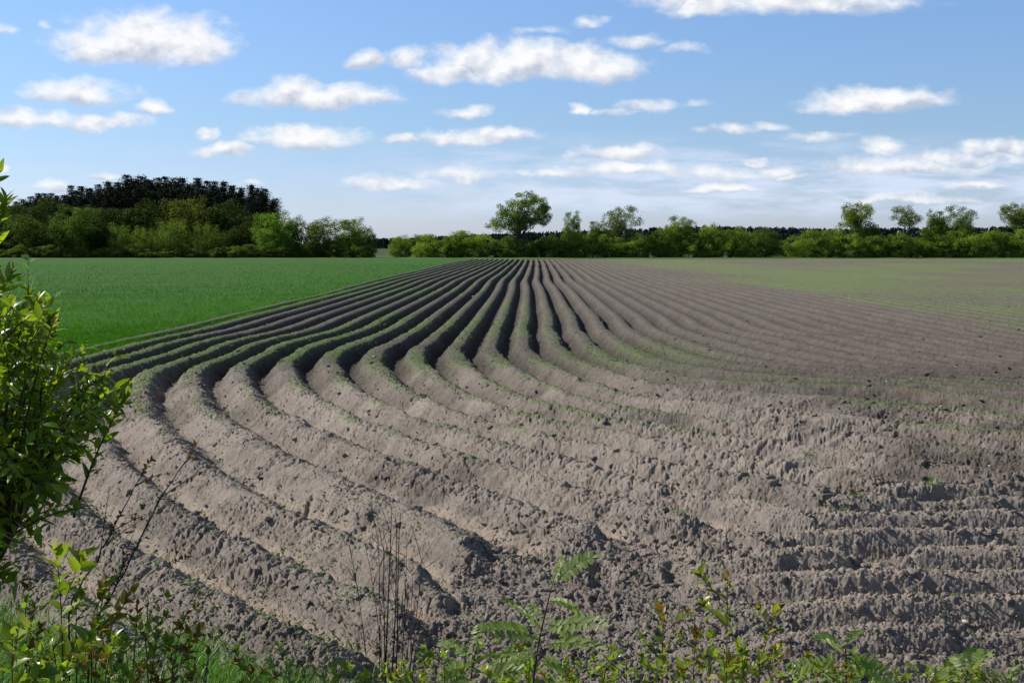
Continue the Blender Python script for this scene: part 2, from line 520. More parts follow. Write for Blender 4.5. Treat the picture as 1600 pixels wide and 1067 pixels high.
def soil(x, y, fine=True):
    """height, dryness with painted ridge shade, weed cover of the ploughed field"""
    x = np.asarray(x, float); y = np.asarray(y, float)
    u = x / y
    w = (fbm(x * 1.1, y * 1.1, 3, 1) - .5)
    ph = phase(x, y) + w * .15 * ss(y, 34, 20) + (fbm(x * .25, y * .25, 2, 11) - .5) * .06 + (fbm(x * 3.2, y * 3.2, 3, 12) - .5) * .16 * ss(y, 70, 30)
    # how far past the bend we are (curved, crumbly, paler ground)
    ybend = np.interp(ph, [-13, -10, -8, -5, -2, 0, 3, 8, 14], [19, 21.5, 24.0, 26.0, 27.5, 27.5, 26, 25.5, 25]) + (fbm(x * .6, y * .6, 2, 5) - .5) * 2.5
    k = ss(y, ybend + .8, ybend - 1.2)
    bl_ = (fbm(x * .28, y * .28, 3, 6) - .5) * 7
    yd = 26.5 - 4.0 * ss(x, 1, 7) + .6 * bl_
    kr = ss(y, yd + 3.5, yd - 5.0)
    amp = .285 * (1 - k) + .27 * k
    # trampled, half levelled ridges to the right
    flat = ss(u, .20, .33) * ss(y, 14, 17) * ss(y, 24, 21)
    amp = amp * (1 - .12 * flat)
    h1 = row_prof(ph, amp, k)
    hd = np.interp(u, _hu, _hd)
    jag = (fbm(x * 1.3, y * 1.3, 3, 21) - .5) * 1.6
    m = ss(y, hd + .55 + jag, hd - .55 + jag)
    edge = np.exp(-((y - hd - jag) / .55) ** 2)
    right = ss(x, 1.1, 2.6)
    ph2 = (y - Y895) / HP + .5 + w * (.35 - .28 * right) + (fbm(x * .5, y * 0, 2, 31) - .5) * .15
    f2 = np.abs(ph2 - np.round(ph2)) * 2
    h2 = .25 * (.25 + .75 * right) * ss(f2, .12, .92) + .03
    z = h1 * (1 - m) + h2 * m
    z = z - .05 * edge * (fbm(x * 2.4, y * 2.4, 2, 33) - .2)
    crest = np.clip(z / np.maximum(amp, .1), 0, 1)
    rough = np.clip(.36 * (1 - m) + .36 * kr * (1 - m) + m * (.95 - .30 * right) + .5 * edge * k + .15 * flat, 0, 1.5)
    z = z + (fbm(x * .35, y * .35, 3, 41) - .5) * (.01 + .05 * kr)
    if fine:
        near = ss(y, 60, 24)
        x0_, y0_ = x, y
        x = x + .6 * z * near; y = y + 1.3 * z * near      # lets the lumps keep their size on the steep flanks
        n1 = fbm(x * 4, y * 4, 4, 51, .55) - .5
        z = z + n1 * (.008 + .022 * rough) * (.25 + .75 * near) * ss(y, 140, 70)
        # comb marks left across the ridges
        diag = kr * (1 - m)
        al = x * .55 - y * .84; ac = x * .84 + y * .55
        tr = fbm(al * 9.5 + ac * 3.4 + n1 * 2.0, ac * 2.4 + n1 * 1.5, 3, 61, .66)
        tr = 1 - np.abs(tr - .5) * 4.6
        patch = ss(fbm(x * .8, y * .8, 2, 64), .34, .56)
        z = z - .038 * diag * ss(tr, .25, .9) * (.2 + .8 * ss(crest, .15, .6)) * patch
        # clods
        def dome(c, r0):
            return np.sqrt(np.clip(1 - (c / r0) ** 2, 0, 1))
        wx, wy = n1 * 1.2, (fbm(x * 5, y * 5, 2, 57) - .5) * 1.2
        s1 = ss(fbm(x * 2.3, y * 2.3, 2, 71), .46, .66)
        s2 = ss(fbm(x * 2.9, y * 2.9, 2, 75), .36, .60)
        s3 = ss(fbm(x * 3.7, y * 3.7, 2, 77), .28, .55)
        q = y < 62
        lump = np.zeros(x.shape)
        xq, yq, wxq, wyq, rq = x[q], y[q], wx[q], wy[q], rough[q]
        lump[q] = (cells(xq * 6.5 + wxq * .5, yq * 6.5 + wyq * .5, 2) * .055 * s1[q] * np.clip(rq - .30, 0, 1.2)
                   + cells(xq * 14 + wxq, yq * 14 + wyq, 5) * .038 * s2[q] * np.clip(rq, .35, 1.3)
                   + cells(xq * 29 + wxq, yq * 29, 9) * .024 * s3[q] * (.30 + np.clip(rq, 0, 1.2))
                   + cells(xq * 58, yq * 58 + wyq, 13) * .010 * (.5 + .6 * np.clip(rq, 0, 1.2)))
        z = z + near * lump
        z = z + near * (fbm(x * 40, y * 40, 3, 81, .7) - .5) * .009
        x, y = x0_, y0_
        for (px, py, rx, ry, dp) in PITS:
            gx, gy = gnd(px, py); gx2, _ = gnd(px + rx, py); _, gy1 = gnd(px, py - ry); _, gy2 = gnd(px, py + ry)
            q = ((x - gx) / (gx2 - gx)) ** 2 + ((y - gy) / ((gy1 - gy2) * .5 + .05)) ** 2 + (n1 * 3)
            z = z - .8 * dp * ss(q, 1.5, .25)
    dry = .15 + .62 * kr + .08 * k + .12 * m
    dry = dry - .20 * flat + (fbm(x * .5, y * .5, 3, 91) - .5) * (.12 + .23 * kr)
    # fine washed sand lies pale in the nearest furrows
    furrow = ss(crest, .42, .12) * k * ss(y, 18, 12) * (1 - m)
    dry = dry + (fbm(x * 2.2, y * 2.2, 3, 93) - .5) * (.06 + .30 * kr) + (crest - .55) * (.26 - .06 * kr)  # last term paints ridge shading into the tone: pale crests, dark furrows
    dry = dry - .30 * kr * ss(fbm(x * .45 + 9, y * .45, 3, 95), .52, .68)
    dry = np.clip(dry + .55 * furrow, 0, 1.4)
    strip = ss(x, 14.2, 15.6) * ss(y, 30, 40)
    rowsL = ss(x, 5.5, -2) * (1 - k)
    pat = fbm(x * .12, y * .05, 3, 101)
    weed = crest ** 1.6 * (.85 * rowsL * ss(fbm(x * .4, y * .12, 2, 103), .25, .65) + .50 * ss(pat, .40, .66) * ss(y, 40, 70) * ss(x, 2, 9))
    mid = np.exp(-((y - 31) / 5.0) ** 2) * np.exp(-((x - 3.6) / 1.9) ** 2)
    weed = weed + .55 * mid * (.4 + .6 * crest) + strip * (.24 + .50 * crest) * (.6 + .4 * ss(fbm(x * .2, y * .1, 2, 107), .3, .6)) * (.55 + .45 * ss(y, 130, 50))
    weed = weed + .55 * k * (1 - m) * ss(crest, .78, 1.0) * ss(y, 13, 18) * ss(fbm(x * .5, y * .5, 2, 108), .35, .6)
    weed = weed + .12 * k * ss(fbm(x * .9, y * .9, 2, 105), .55, .8)
    return z, dry, np.clip(weed, 0, 1), crest


# ------------------------------------------------------------------ materials
def new_mat(name):
    m = bpy.data.materials.new(name); m.use_nodes = True
    m.node_tree.nodes.clear()
    return m, NB(m.node_tree)


def soil_material(name, use_attr=True):
    m, b = new_mat(name)
    pos = b.n('ShaderNodeNewGeometry').outputs['Position']
    if use_attr:
        dry = b.n('ShaderNodeAttribute', attribute_name='dry').outputs['Fac']  # soil dryness, with the painted furrow shade mixed in
        weed = b.n('ShaderNodeAttribute', attribute_name='weed').outputs['Fac']
    else:
        dry = b.n('ShaderNodeAttribute', attribute_name='rnd').outputs['Fac']; weed = None
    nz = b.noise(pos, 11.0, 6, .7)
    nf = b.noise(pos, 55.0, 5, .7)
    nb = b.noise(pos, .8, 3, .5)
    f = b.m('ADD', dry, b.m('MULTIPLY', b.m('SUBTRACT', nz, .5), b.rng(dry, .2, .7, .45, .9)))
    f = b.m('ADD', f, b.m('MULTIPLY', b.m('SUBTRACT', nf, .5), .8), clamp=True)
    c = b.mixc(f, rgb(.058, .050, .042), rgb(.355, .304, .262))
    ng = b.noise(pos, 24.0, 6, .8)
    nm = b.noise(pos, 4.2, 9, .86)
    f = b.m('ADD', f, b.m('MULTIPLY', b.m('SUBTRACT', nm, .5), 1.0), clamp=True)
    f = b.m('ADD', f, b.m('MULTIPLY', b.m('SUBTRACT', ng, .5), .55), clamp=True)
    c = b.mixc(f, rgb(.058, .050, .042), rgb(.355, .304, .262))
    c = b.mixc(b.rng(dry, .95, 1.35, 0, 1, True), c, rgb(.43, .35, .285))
    c = b.mixc(b.rng(nb, .62, .74, 0, .28, True), c, rgb(.21, .125, .085))
    c = b.mixc(b.m('MULTIPLY', b.rng(b.noise(pos, 13.0, 5, .75), .695, .73), .75), c, rgb(.50, .45, .39))
    if weed is not None:
        nw = b.noise(pos, 16.0, 4, .7)
        nw2 = b.noise(pos, 3.0, 2, .5)
        thr = b.rng(weed, 0, 1, .66, .34)
        wf = b.m('MULTIPLY', b.rng(b.m('SUBTRACT', nw, thr), -.04, .08, 0, 1), b.rng(weed, 0.02, .2, 0, .62))
        c = b.mixc(wf, c, b.mixc(nw2, rgb(.088, .150, .035), rgb(.155, .230, .075)))
    bs = b.n('ShaderNodeBsdfPrincipled')
    b.put(bs.inputs['Base Color'], c)
    bs.inputs['Roughness'].default_value = .95
    bs.inputs['Specular IOR Level'].default_value = .12
    bp = b.n('ShaderNodeBump'); bp.inputs['Strength'].default_value = .9; bp.inputs['Distance'].default_value = .022
    b.put(bp.inputs['Height'], b.noise(pos, 55.0, 6, .78))
    b.put(bs.inputs['Normal'], bp.outputs[0])
    o = b.n('ShaderNodeOutputMaterial'); b.put(o.inputs[0], bs.outputs[0])
    return m


def leaf_material(name, c1, c2, trans=.35, tcol=None, rough=.5, spec=.3, objvar=.0, scale=0.0):
    m, b = new_mat(name)
    rnd = b.n('ShaderNodeAttribute', attribute_name='rnd').outputs['Fac']
    c = b.mixc(rnd, rgb(*c1), rgb(*c2))
    if objvar:
        oi = b.n('ShaderNodeObjectInfo')
        c = b.mixc(1.0, c, oi.outputs['Color'], 'MULTIPLY')
        k = b.m('ADD', 1 - objvar, b.m('MULTIPLY', oi.outputs['Random'], 2 * objvar))
        hs = b.n('ShaderNodeHueSaturation'); b.put(hs.inputs['Color'], c); b.put(hs.inputs['Value'], k)
        c = hs.outputs[0]
    bs = b.n('ShaderNodeBsdfPrincipled')
    b.put(bs.inputs['Base Color'], c)
    bs.inputs['Roughness'].default_value = rough
    bs.inputs['Specular IOR Level'].default_value = spec
    tr = b.n('ShaderNodeBsdfTranslucent')
    tc = b.mixc(1.0, c, rgb(*(tcol or (1.5, 1.55, .6))), 'MULTIPLY')
    b.put(tr.inputs[0], tc)
    mx = b.n('ShaderNodeMixShader'); mx.inputs[0].default_value = trans
    b.put(mx.inputs[1], bs.outputs[0]); b.put(mx.inputs[2], tr.outputs[0])
    o = b.n('ShaderNodeOutputMaterial'); b.put(o.inputs[0], mx.outputs[0])
    return m


def plain_material(name, c1, c2, scale=8.0, rough=.85, bump=0.0):
    m, b = new_mat(name)
    pos = b.n('ShaderNodeNewGeometry').outputs['Position']
    nz = b.noise(pos, scale, 5, .6)
    bs = b.n('ShaderNodeBsdfPrincipled')
    b.put(bs.inputs['Base Color'], b.mixc(b.rng(nz, .3, .7, 0, 1), rgb(*c1), rgb(*c2)))
    bs.inputs['Roughness'].default_value = rough
    bs.inputs['Specular IOR Level'].default_value = .2
    if bump:
        bp = b.n('ShaderNodeBump'); bp.inputs['Distance'].default_value = bump
        b.put(bp.inputs['Height'], nz); b.put(bs.inputs['Normal'], bp.outputs[0])
    o = b.n('ShaderNodeOutputMaterial'); b.put(o.inputs[0], bs.outputs[0])
    return m


M_SOIL = soil_material('tilled_soil')
M_CLOD = soil_material('soil_clod', False)
M_GROUND = plain_material('meadow_ground', (.035, .06, .015), (.06, .09, .025), .6)
M_GSTRIP = plain_material('grass_margin', (.05, .10, .02), (.10, .17, .04), 1.5)
M_CROP = plain_material('young_wheat', (.030, .100, .009), (.055, .155, .016), 4.0, 1.0, .05)
M_BLADE = leaf_material('wheat_blade', (.032, .130, .008), (.090, .250, .022), .32, (1.3, 1.4, .4), .9, .0)
M_GRASS = leaf_material('verge_grass_blade', (.055, .165, .018), (.16, .30, .045), .40, (1.4, 1.6, .5), .45, .3)
M_DRYGR = leaf_material('dead_grass', (.20, .15, .075), (.36, .28, .15), .2, (1, 1, .8), .7, .1)
M_VERGE = plain_material('verge_soil', (.03, .035, .015), (.08, .075, .04), 9.0)
M_BARK = plain_material('bark', (.045, .036, .028), (.10, .085, .07), 6.0)
M_TWIG = plain_material('twig_bark', (.035, .022, .018), (.10, .055, .04), 40.0, .6)
M_DEADT = plain_material('dry_stalk', (.022, .016, .015), (.065, .045, .035), 40.0, .8)
M_REDST = plain_material('red_stem', (.15, .03, .018), (.22, .07, .03), 30.0, .5)
M_TREE = leaf_material('broad_foliage', (.085, .120, .026), (.220, .252, .072), .45, (1.5, 1.6, .6), .6, .12, .12)
M_PINE = leaf_material('pine_needles', (.010, .020, .009), (.026, .042, .018), .10, (1.2, 1.3, .6), .7, .1, .15)
M_FAR = leaf_material('far_wood_foliage', (.018, .034, .030), (.030, .050, .042), .1, (1, 1.1, .8), .8, .1)
M_SHRUB = leaf_material('shrub_leaf', (.075, .160, .016), (.28, .36, .040), .50, (1.5, 1.55, .45), .33, .40)
M_YOUNG = leaf_material('young_shoot_leaf', (.15, .25, .03), (.36, .39, .06), .50, (1.4, 1.4, .5), .32, .45)
M_ROWAN = leaf_material('rowan_leaflet', (.18, .27, .06), (.38, .45, .17), .48, (1.35, 1.5, .5), .40, .22)
M_BRONZE = leaf_material('bronze_leaf', (.16, .085, .02), (.30, .19, .035), .40, (1.4, 1.3, .5), .4, .3)
M_WEED = leaf_material('seedling_leaf', (.06, .15, .02), (.16, .26, .06), .35, (1.3, 1.5, .5), .5, .3)
M_STONE = plain_material('pale_stone', (.42, .37, .32), (.66, .62, .56), 20.0, .8)
M_STRAW = plain_material('bleached_straw', (.42, .34, .22), (.66, .58, .42), 12.0, .7)

# ------------------------------------------------------------------ ground, fields
def grid_faces(nu, nv):
    i = np.arange(nu - 1)[:, None] * nv; j = np.arange(nv - 1)[None]
    return np.stack([i + j, i + nv + j, i + nv + j + 1, i + j + 1], -1).reshape(-1, 4)


me = mesh_np('ground', [(-9000, -400, -.6), (9000, -400, -.6), (9000, 12000, -.6), (-9000, 12000, -.6)], [[(0, 1, 2, 3)]], M_GROUND)
tag(link('ground', me), 'flat green ground reaching to the horizon under the fields', 'ground', kind='structure')

YJ = 46.0
uu = np.concatenate([np.linspace(-.80, -.54, 50, endpoint=False), np.linspace(-.54, -.41, 90, endpoint=False), np.linspace(-.41, .41, 1190), np.linspace(.41, .56, 110)[1:], np.linspace(.56, .85, 50)[1:]])
yy = 1 / np.linspace(1 / 6.9, 1 / YJ, 1120)
Ug, Yg = np.meshgrid(uu, yy, indexing='ij')
Xg = Ug * Yg
nn_ = np.concatenate([np.arange(-80, -16, 4.0), np.arange(-16, 60, .11), np.arange(60, 190, .14)])
yf = 1 / np.linspace(1 / YJ, 1 / 219.0, 300)
Nf, Yf = np.meshgrid(nn_, yf, indexing='ij')
Xf = RA + RB * Yf + RS_ * Nf
XX = np.concatenate([Xg.ravel(), Xf.ravel()]); YY = np.concatenate([Yg.ravel(), Yf.ravel()])
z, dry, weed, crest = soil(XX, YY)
# the last metre slopes away into the margin, the near edge into the verge
z = z - .35 * ss(YY, 216.5, 219) - .5 * ss(YY, 7.15, 6.9)
z = np.where(XX < edge_x(YY) - 1.0, -.05, z)
V = np.stack([XX, YY, z], -1)
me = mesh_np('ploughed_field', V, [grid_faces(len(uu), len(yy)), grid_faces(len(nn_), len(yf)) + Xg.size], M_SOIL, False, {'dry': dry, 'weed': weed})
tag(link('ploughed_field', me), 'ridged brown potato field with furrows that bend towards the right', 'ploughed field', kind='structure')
del V, z, dry, weed, crest

# green wheat beside it
def crop_h(x, y):
    return .20 + (fbm(x * .25, y * .25, 3, 201) - .5) * .12 + (fbm(x * 2.5, y * 2.5, 3, 205) - .5) * .10


yy2 = 1 / np.linspace(1 / 20.0, 1 / 232.0, 330)
q = np.concatenate([[0, .0006], np.linspace(.002, 1, 240) ** 1.5])
Q, Y2 = np.meshgrid(q, yy2, indexing='ij')
e2 = edge_x(Y2) + (fbm(Y2 * 1.3, Y2 * 0, 2, 211) - .5) * .5
X2 = e2 + Q * (-.75 * Y2 - 25 - e2)
H2 = crop_h(X2, Y2) * ss(e2 - X2, -.02, .35)
H2[0] = -.1
me = mesh_np('wheat_field', np.stack([X2.ravel(), Y2.ravel(), H2.ravel()], -1), [grid_faces(len(q), len(yy2))[:, ::-1]], M_CROP, True)
tag(link('wheat_field', me), 'smooth green field of young wheat left of the furrows', 'green field', kind='structure')

r = rs(31)
bl = MB()
NBL = 210000
t_ = r.rand(NBL * 3)
yb = 1 / (1 / 22.0 + (1 / 170.0 - 1 / 22.0) * t_)
xb = edge_x(yb) + .10 * r.randn(len(yb)) + .7 * (fbm(yb * .9, yb * 0, 2, 209) - .42) - r.rand(len(yb)) ** 1.15 * (.46 * yb + edge_x(yb) + .5)
ok = (xb < edge_x(yb) + .5) & (xb > -.46 * yb - 1)
xb, yb = xb[ok][:NBL], yb[ok][:NBL]
n = len(xb)
sc = np.clip(yb / 45, 1.0, 3.5)
hb = .17 + .15 * r.rand(n) + (fbm(xb * .25, yb * .25, 3, 201) - .5) * .12
hb = hb * (1 + .0 * sc)
az = r.rand(n) * 6.283
D = np.stack([.28 * r.randn(n), .28 * r.randn(n), np.ones(n)], -1)
N = np.stack([np.cos(az), np.sin(az), np.zeros(n)], -1)
Vb, Pb, k = blade_batch(np.stack([xb, yb, .04 + 0 * xb], -1), D, N, hb * 1.2, .011 * sc * (.7 + .6 * r.rand(n)), .15 + .75 * r.rand(n))
tone_ = np.clip(.45 * r.rand(n) + .45 * r.rand(n) * 0 + 1.5 * fbm(xb * .07, yb * .04, 3, 207) - .48 + .25 * (fbm(xb * .9, yb * .3, 2, 208) - .5), 0, 1)
bl.add(Vb, Pb, np.repeat(tone_, k))
tag(link('wheat_blades', bl.mesh('wheat_blades', M_BLADE)), 'fresh green wheat blades standing over the left field', 'wheat', kind='stuff')

# grass margin beyond the fields
xs = np.linspace(-220, 220, 120); ys = np.linspace(217.5, 262, 20)
Xm, Ym = np.meshgrid(xs, ys, indexing='ij')
Zm = -.02 + .18 * fbm(Xm * .3, Ym * .3, 2, 221) + .25 * ss(Ym, 218, 226)
me = mesh_np('grass_margin', np.stack([Xm.ravel(), Ym.ravel(), Zm.ravel()], -1), [grid_faces(120, 20)], M_GSTRIP, True)
tag(link('grass_margin', me), 'narrow strip of light green grass in front of the far hedge', 'grass strip', kind='structure')

# bank the photographer stands on
def bank_edge(x):
    return 7.9 + 1.1 * ss(x, -.2, -2.2) + .7 * ss(x, -2.2, -4) + (fbm(x * 1.5, x * 0, 2, 231) - .5) * .35 - .75 * ss(x, -.6, .6)


def bank_h(x, y):
    e = bank_edge(x)
    return -.05 + np.minimum(.17 * np.maximum(e - y, 0), 1.15) + (fbm(x * 2, y * 2, 3, 235) - .5) * .10


xs = np.linspace(-9, 9, 200); ts = np.linspace(0, 1, 70)
Xv, Tv_ = np.meshgrid(xs, ts, indexing='ij')
Yv = -3 + Tv_ * (bank_edge(Xv) + 3.35)
Zv = bank_h(Xv, Yv) - .35 * ss(Tv_, .97, 1)
me = mesh_np('verge', np.stack([Xv.ravel(), Yv.ravel(), Zv.ravel()], -1), [grid_faces(200, 70)], M_VERGE, True)
tag(link('verge', me), 'low earth bank with grass along the near field edge', 'verge', kind='structure')

# ------------------------------------------------------------------ loose clods, seedlings
def ico(sub=1):
    p = (1 + 5 ** .5) / 2
    v = [(-1, p, 0), (1, p, 0), (-1, -p, 0), (1, -p, 0), (0, -1, p), (0, 1, p), (0, -1, -p), (0, 1, -p), (p, 0, -1), (p, 0, 1), (-p, 0, -1), (-p, 0, 1)]
    f = [(0, 11, 5), (0, 5, 1), (0, 1, 7), (0, 7, 10), (0, 10, 11), (1, 5, 9), (5, 11, 4), (11, 10, 2), (10, 7, 6), (7, 1, 8), (3, 9, 4), (3, 4, 2), (3, 2, 6), (3, 6, 8), (3, 8, 9), (4, 9, 5), (2, 4, 11), (6, 2, 10), (8, 6, 7), (9, 8, 1)]
    v = [np.array(a, float) / np.linalg.norm(a) for a in v]
    for _ in range(sub):
        c = {}; nf = []
        def mid(a, b_):
            key = (min(a, b_), max(a, b_))
            if key not in c:
                w_ = v[a] + v[b_]; v.append(w_ / np.linalg.norm(w_)); c[key] = len(v) - 1
            return c[key]
        for a, b_, d in f:
            x_, y_, z_ = mid(a, b_), mid(b_, d), mid(d, a)
            nf += [(a, x_, z_), (b_, y_, x_), (d, z_, y_), (x_, y_, z_)]
        f = nf
    return np.array(v), np.array(f)


IV, IF = ico(1)
IV2, IF2 = ico(2)


def field_points(n, seed, y0, y1, power=1.0, margin=.46):
    r = rs(seed)
    t = r.rand(n)
    y = 1 / (1 / y0 + (1 / y1 - 1 / y0) * t ** power)
    x = (r.rand(n) * 2 - 1) * margin * y
    return x, y, r


x, y, r = field_points(60000, 41, 7.3, 46)
zz, dr, wd, cr = soil(x, y)
hd_ = np.interp(x / y, _hu, _hd)
dens_ = .10 + .5 * ss(fbm(x * 1.7, y * 1.7, 2, 71), .45, .7) + .7 * np.exp(-((y - hd_) / .7) ** 2) + .35 * (y < hd_)
ok = (r.rand(len(x)) < dens_) & (x > edge_x(y) + 1) & (r.rand(len(x)) < ss(y, 46, 22) + .1)
x, y, zz, dr = x[ok], y[ok], zz[ok], dr[ok]
n = len(x)
size = .006 + .026 * r.rand(n) ** 6.0
size *= np.clip(y / 12, .8, 1.1)
cl = MB()
for k in range(n):
    M_ = r.randn(3, 3) * .28 + np.eye(3)
    vv = (IV * (1 + .32 * r.randn(len(IV), 1))) @ M_ * size[k]
    vv[:, 2] *= .75
    cl.add(vv + (x[k], y[k], zz[k] + size[k] * .25), [IF], np.clip(dr[k] + .15 * r.randn(), 0, 1.2))
tag(link('soil_clods', cl.mesh('soil_clods', M_CLOD)), 'loose crumbs and clods of dry soil over the near ridges', 'soil clods', kind='stuff')

x, y, r = field_points(190000, 43, 8.0, 95)
zz, dr, wd, cr = soil(x, y)
hd_ = np.interp(x / y, _hu, _hd)
clus = ss(fbm(x * 1.1, y * 1.1, 2, 305), .52, .78)
prob = wd * .60 * ss(y, 16, 26) + .028 + .085 * clus * (y < 27) + .05 * (x < -1.0) * (y < 14) - .015 * (y < hd_) * (1 - clus)
ok = (r.rand(len(x)) < prob) & (x > edge_x(y) + .3)
x, y, zz = x[ok], y[ok], zz[ok]
sd_ = MB()
n = len(x)
for lf in range(5):
    az = r.rand(n) * 6.283
    D = np.stack([np.cos(az), np.sin(az), .35 + .6 * r.rand(n)], -1)
    L = (.014 + .030 * r.rand(n) ** 1.8) * np.clip(y / 20, 1.0, 1.9)
    Vc, Pc, k = card_batch(np.stack([x, y, zz - .003], -1), D, np.tile((0, 0, 1.0), (n, 1)) + .2 * r.randn(n, 3), L, L * .42)
    sd_.add(Vc, Pc, np.repeat(np.clip(.5 + .4 * r.randn(n), 0, 1), k))
tag(link('weed_seedlings', sd_.mesh('weed_seedlings', M_WEED)), 'tiny green seedlings sprinkled over the brown ridges', 'seedlings', kind='stuff')

# separate grass tufts in the field
TUFTS = [(1305, 828, 1.0, 'on the pale ground beside the dark hollow'), (897, 776, 1.05, 'on the ridge in the middle of the near field'),
         (1262, 737, .8, 'just above the long dark lip'), (1208, 635, .8, 'near the edge of the darker soil'), (1455, 800, .9, 'on the flat ridge at the right'),
         (1340, 822, .55, 'small one right of the big tuft'), (1550, 835, .8, 'by the right edge of the picture'), (1280, 862, .8, 'at the top of the level ridges'),
         (1550, 790, .6, 'on the ridge crest near the right edge'), (948, 790, .45, 'small one on the pale ridge'), (1060, 848, .6, 'at the start of the clods')]
for (px, py, s, wh) in TUFTS:
    gx, gy = gnd(px, py)
    zt = float(soil(np.array([gx]), np.array([gy]))[0][0])
    mb = MB(); n = 46
    az = r.rand(n) * 6.283; rr = r.rand(n) ** .5 * .045
    P = np.stack([rr * np.cos(az), rr * np.sin(az), -.01 + 0 * az], -1)
    D = np.stack([np.cos(az) * .55, np.sin(az) * .55, np.ones(n) * .9], -1) + .2 * r.randn(n, 3)
    N = np.stack([np.cos(az), np.sin(az), 0 * az], -1)
    Vb, Pb, k = blade_batch(P, D, N, .05 + .07 * r.rand(n), .006, .3 + .5 * r.rand(n))
    mb.add(Vb, Pb, np.repeat(r.rand(n), k))
    o = link('grass_tuft', mb.mesh('grass_tuft', M_GRASS), loc=(gx, gy, zt)); o.scale = (s * 1.3,) * 3
    tag(o, 'green grass tuft ' + wh, 'grass tuft', 'grass tufts growing in the field')

# pale stones and straw: small single things the photo shows
ORD = 'first second third fourth fifth sixth seventh eighth ninth tenth eleventh twelfth thirteenth fourteenth fifteenth sixteenth seventeenth eighteenth nineteenth twentieth'.split()
TENS = {2: 'twenty', 3: 'thirty', 4: 'forty', 5: 'fifty', 6: 'sixty', 7: 'seventy', 8: 'eighty'}
TENTH = {2: 'twentieth', 3: 'thirtieth', 4: 'fortieth', 5: 'fiftieth', 6: 'sixtieth', 7: 'seventieth', 8: 'eightieth'}


def nth(i):
    if i < 20: return ORD[i]
    t_, u_ = divmod(i + 1, 10)
    return TENTH[t_] if u_ == 0 else TENS[t_] + '-' + ORD[u_ - 1]


STONES = [(677, 906), (766, 918), (345, 797), (1192, 610), (1385, 607), (914, 828), (876, 820), (1157, 672), (1113, 670), (1228, 681), (1546, 733),
          (1256, 727), (1420, 596), (1053, 886), (1508, 983), (1424, 608), (637, 768), (500, 655), (1590, 845), (740, 470), (585, 572), (1425, 1020), (523, 870),
          (812, 1030), (1311, 716), (456, 742), (1000, 655), (1332, 735), (700, 693), (1470, 650)]
srt = sorted(STONES)
for i, (px, py) in enumerate(srt):
    gx, gy = gnd(px, py, .1)
    zt = float(soil(np.array([gx]), np.array([gy]))[0][0])
    rr = rs(500 + i)
    s = (.010 + .010 * rr.rand()) * max(.9, gy / 15)
    vv = IV2 * (1 + .10 * rr.randn(len(IV2), 1)) * s * np.array((1.2 + .5 * rr.rand(), 1, .7))
    me = mesh_np('pale_stone', vv, [IF2], M_STONE, True)
    o = link('pale_stone', me, loc=(gx, gy, zt + s * .25)); o.rotation_euler = (0, 0, rr.rand() * 6)
    tag(o, 'small pale stone on the soil, %s from the left among the stones' % nth(i), 'stone', 'pale stones on the soil')
STRAWS = [(1283, 794, .13, .6), (1370, 584, .22, .1), (862, 917, .12, .8), (1330, 710, .12, 1.4), (1326, 474, .16, 1.57), (1480, 492, .14, 1.5), (1505, 485, .14, 1.4),
          (870, 868, .10, .3), (1310, 806, .14, .05), (258, 870, .08, 1.3), (590, 715, .14, .4), (1016, 688, .14, 1.0), (1148, 566, .22, .2), (1510, 503, .4, .2)]
for i, (px, py, L, an) in enumerate(sorted(STRAWS)):
    gx, gy = gnd(px, py, .12)
    zt = float(soil(np.array([gx]), np.array([gy]))[0][0])
    mb = MB(); up = 1.0 if an > 1.2 else .12
    d_ = np.array((math.cos(an) if an <= 1.2 else .12, .25 * math.sin(an * 7), up)); d_ /= np.linalg.norm(d_)
    mb.tube([d_ * L * k + np.array((0, 0, .006 + .01 * math.sin(k * 3))) for k in (0, .35, .7, 1.0)], [.0028 * max(1, gy / 16)] * 4, 5)
    tag(link('straw_stalk', mb.mesh('straw_stalk', M_STRAW), loc=(gx, gy, zt)),
        'bleached bit of straw in the field, %s from the left of the straws' % nth(i), 'straw', 'bits of straw on the ridges')

# ------------------------------------------------------------------ trees
def sph(n, r):
    v = r.randn(n, 3)
    return unit(v)


def crown_mesh(name, ells, nclump, per, cr_, leaf, seed, mat, skirt=.0, droop=0.0, fill=.35, squash=.75):
    """ells: (cx, cy, cz, rx, ry, rz); clumps of leaf faces through the crown's volume"""
    r = rs(seed)
    E = np.array(ells, float)
    vol = (E[:, 3] * E[:, 5]); pick = r.choice(len(E), nclump, p=vol / vol.sum())
    d = sph(nclump, r)
    rad = np.where(r.rand(nclump) < fill, r.rand(nclump) ** .5 * .85, .82 + .22 * r.rand(nclump))
    C = E[pick, :3] + d * E[pick, 3:] * rad[:, None]
    C[:, 2] = np.maximum(C[:, 2], .25 + skirt)
    cs = cr_ * (.55 + .9 * r.rand(nclump))
    k = np.maximum((1.45 * per * (cs / cr_) ** 2).astype(int), 6)
    idx = np.repeat(np.arange(nclump), k)
    n = len(idx)
    dd = sph(n, r)
    P = C[idx] + dd * (cs[idx] * (.35 + .75 * r.rand(n) ** .6))[:, None] * np.array((1, 1, squash))
    P[:, 2] = np.maximum(P[:, 2] - droop * r.rand(n) ** 2, .05)
    N = dd * .8 + np.array((0, 0, .55)) + .55 * r.randn(n, 3)
    D = np.cross(N, r.randn(n, 3)) + np.array((0, 0, -.5 - droop))
    tone = np.clip(.5 + .22 * r.randn(nclump)[idx] + .22 * r.randn(n), 0, 1)
    L = leaf * .82 * (.55 + .8 * r.rand(n))
    mb = MB()
    Vc, Pc, kk = card_batch(P, D, N, L, L * .72)
    mb.add(Vc, Pc, np.repeat(tone, kk))
    return mb.mesh(name, mat), C


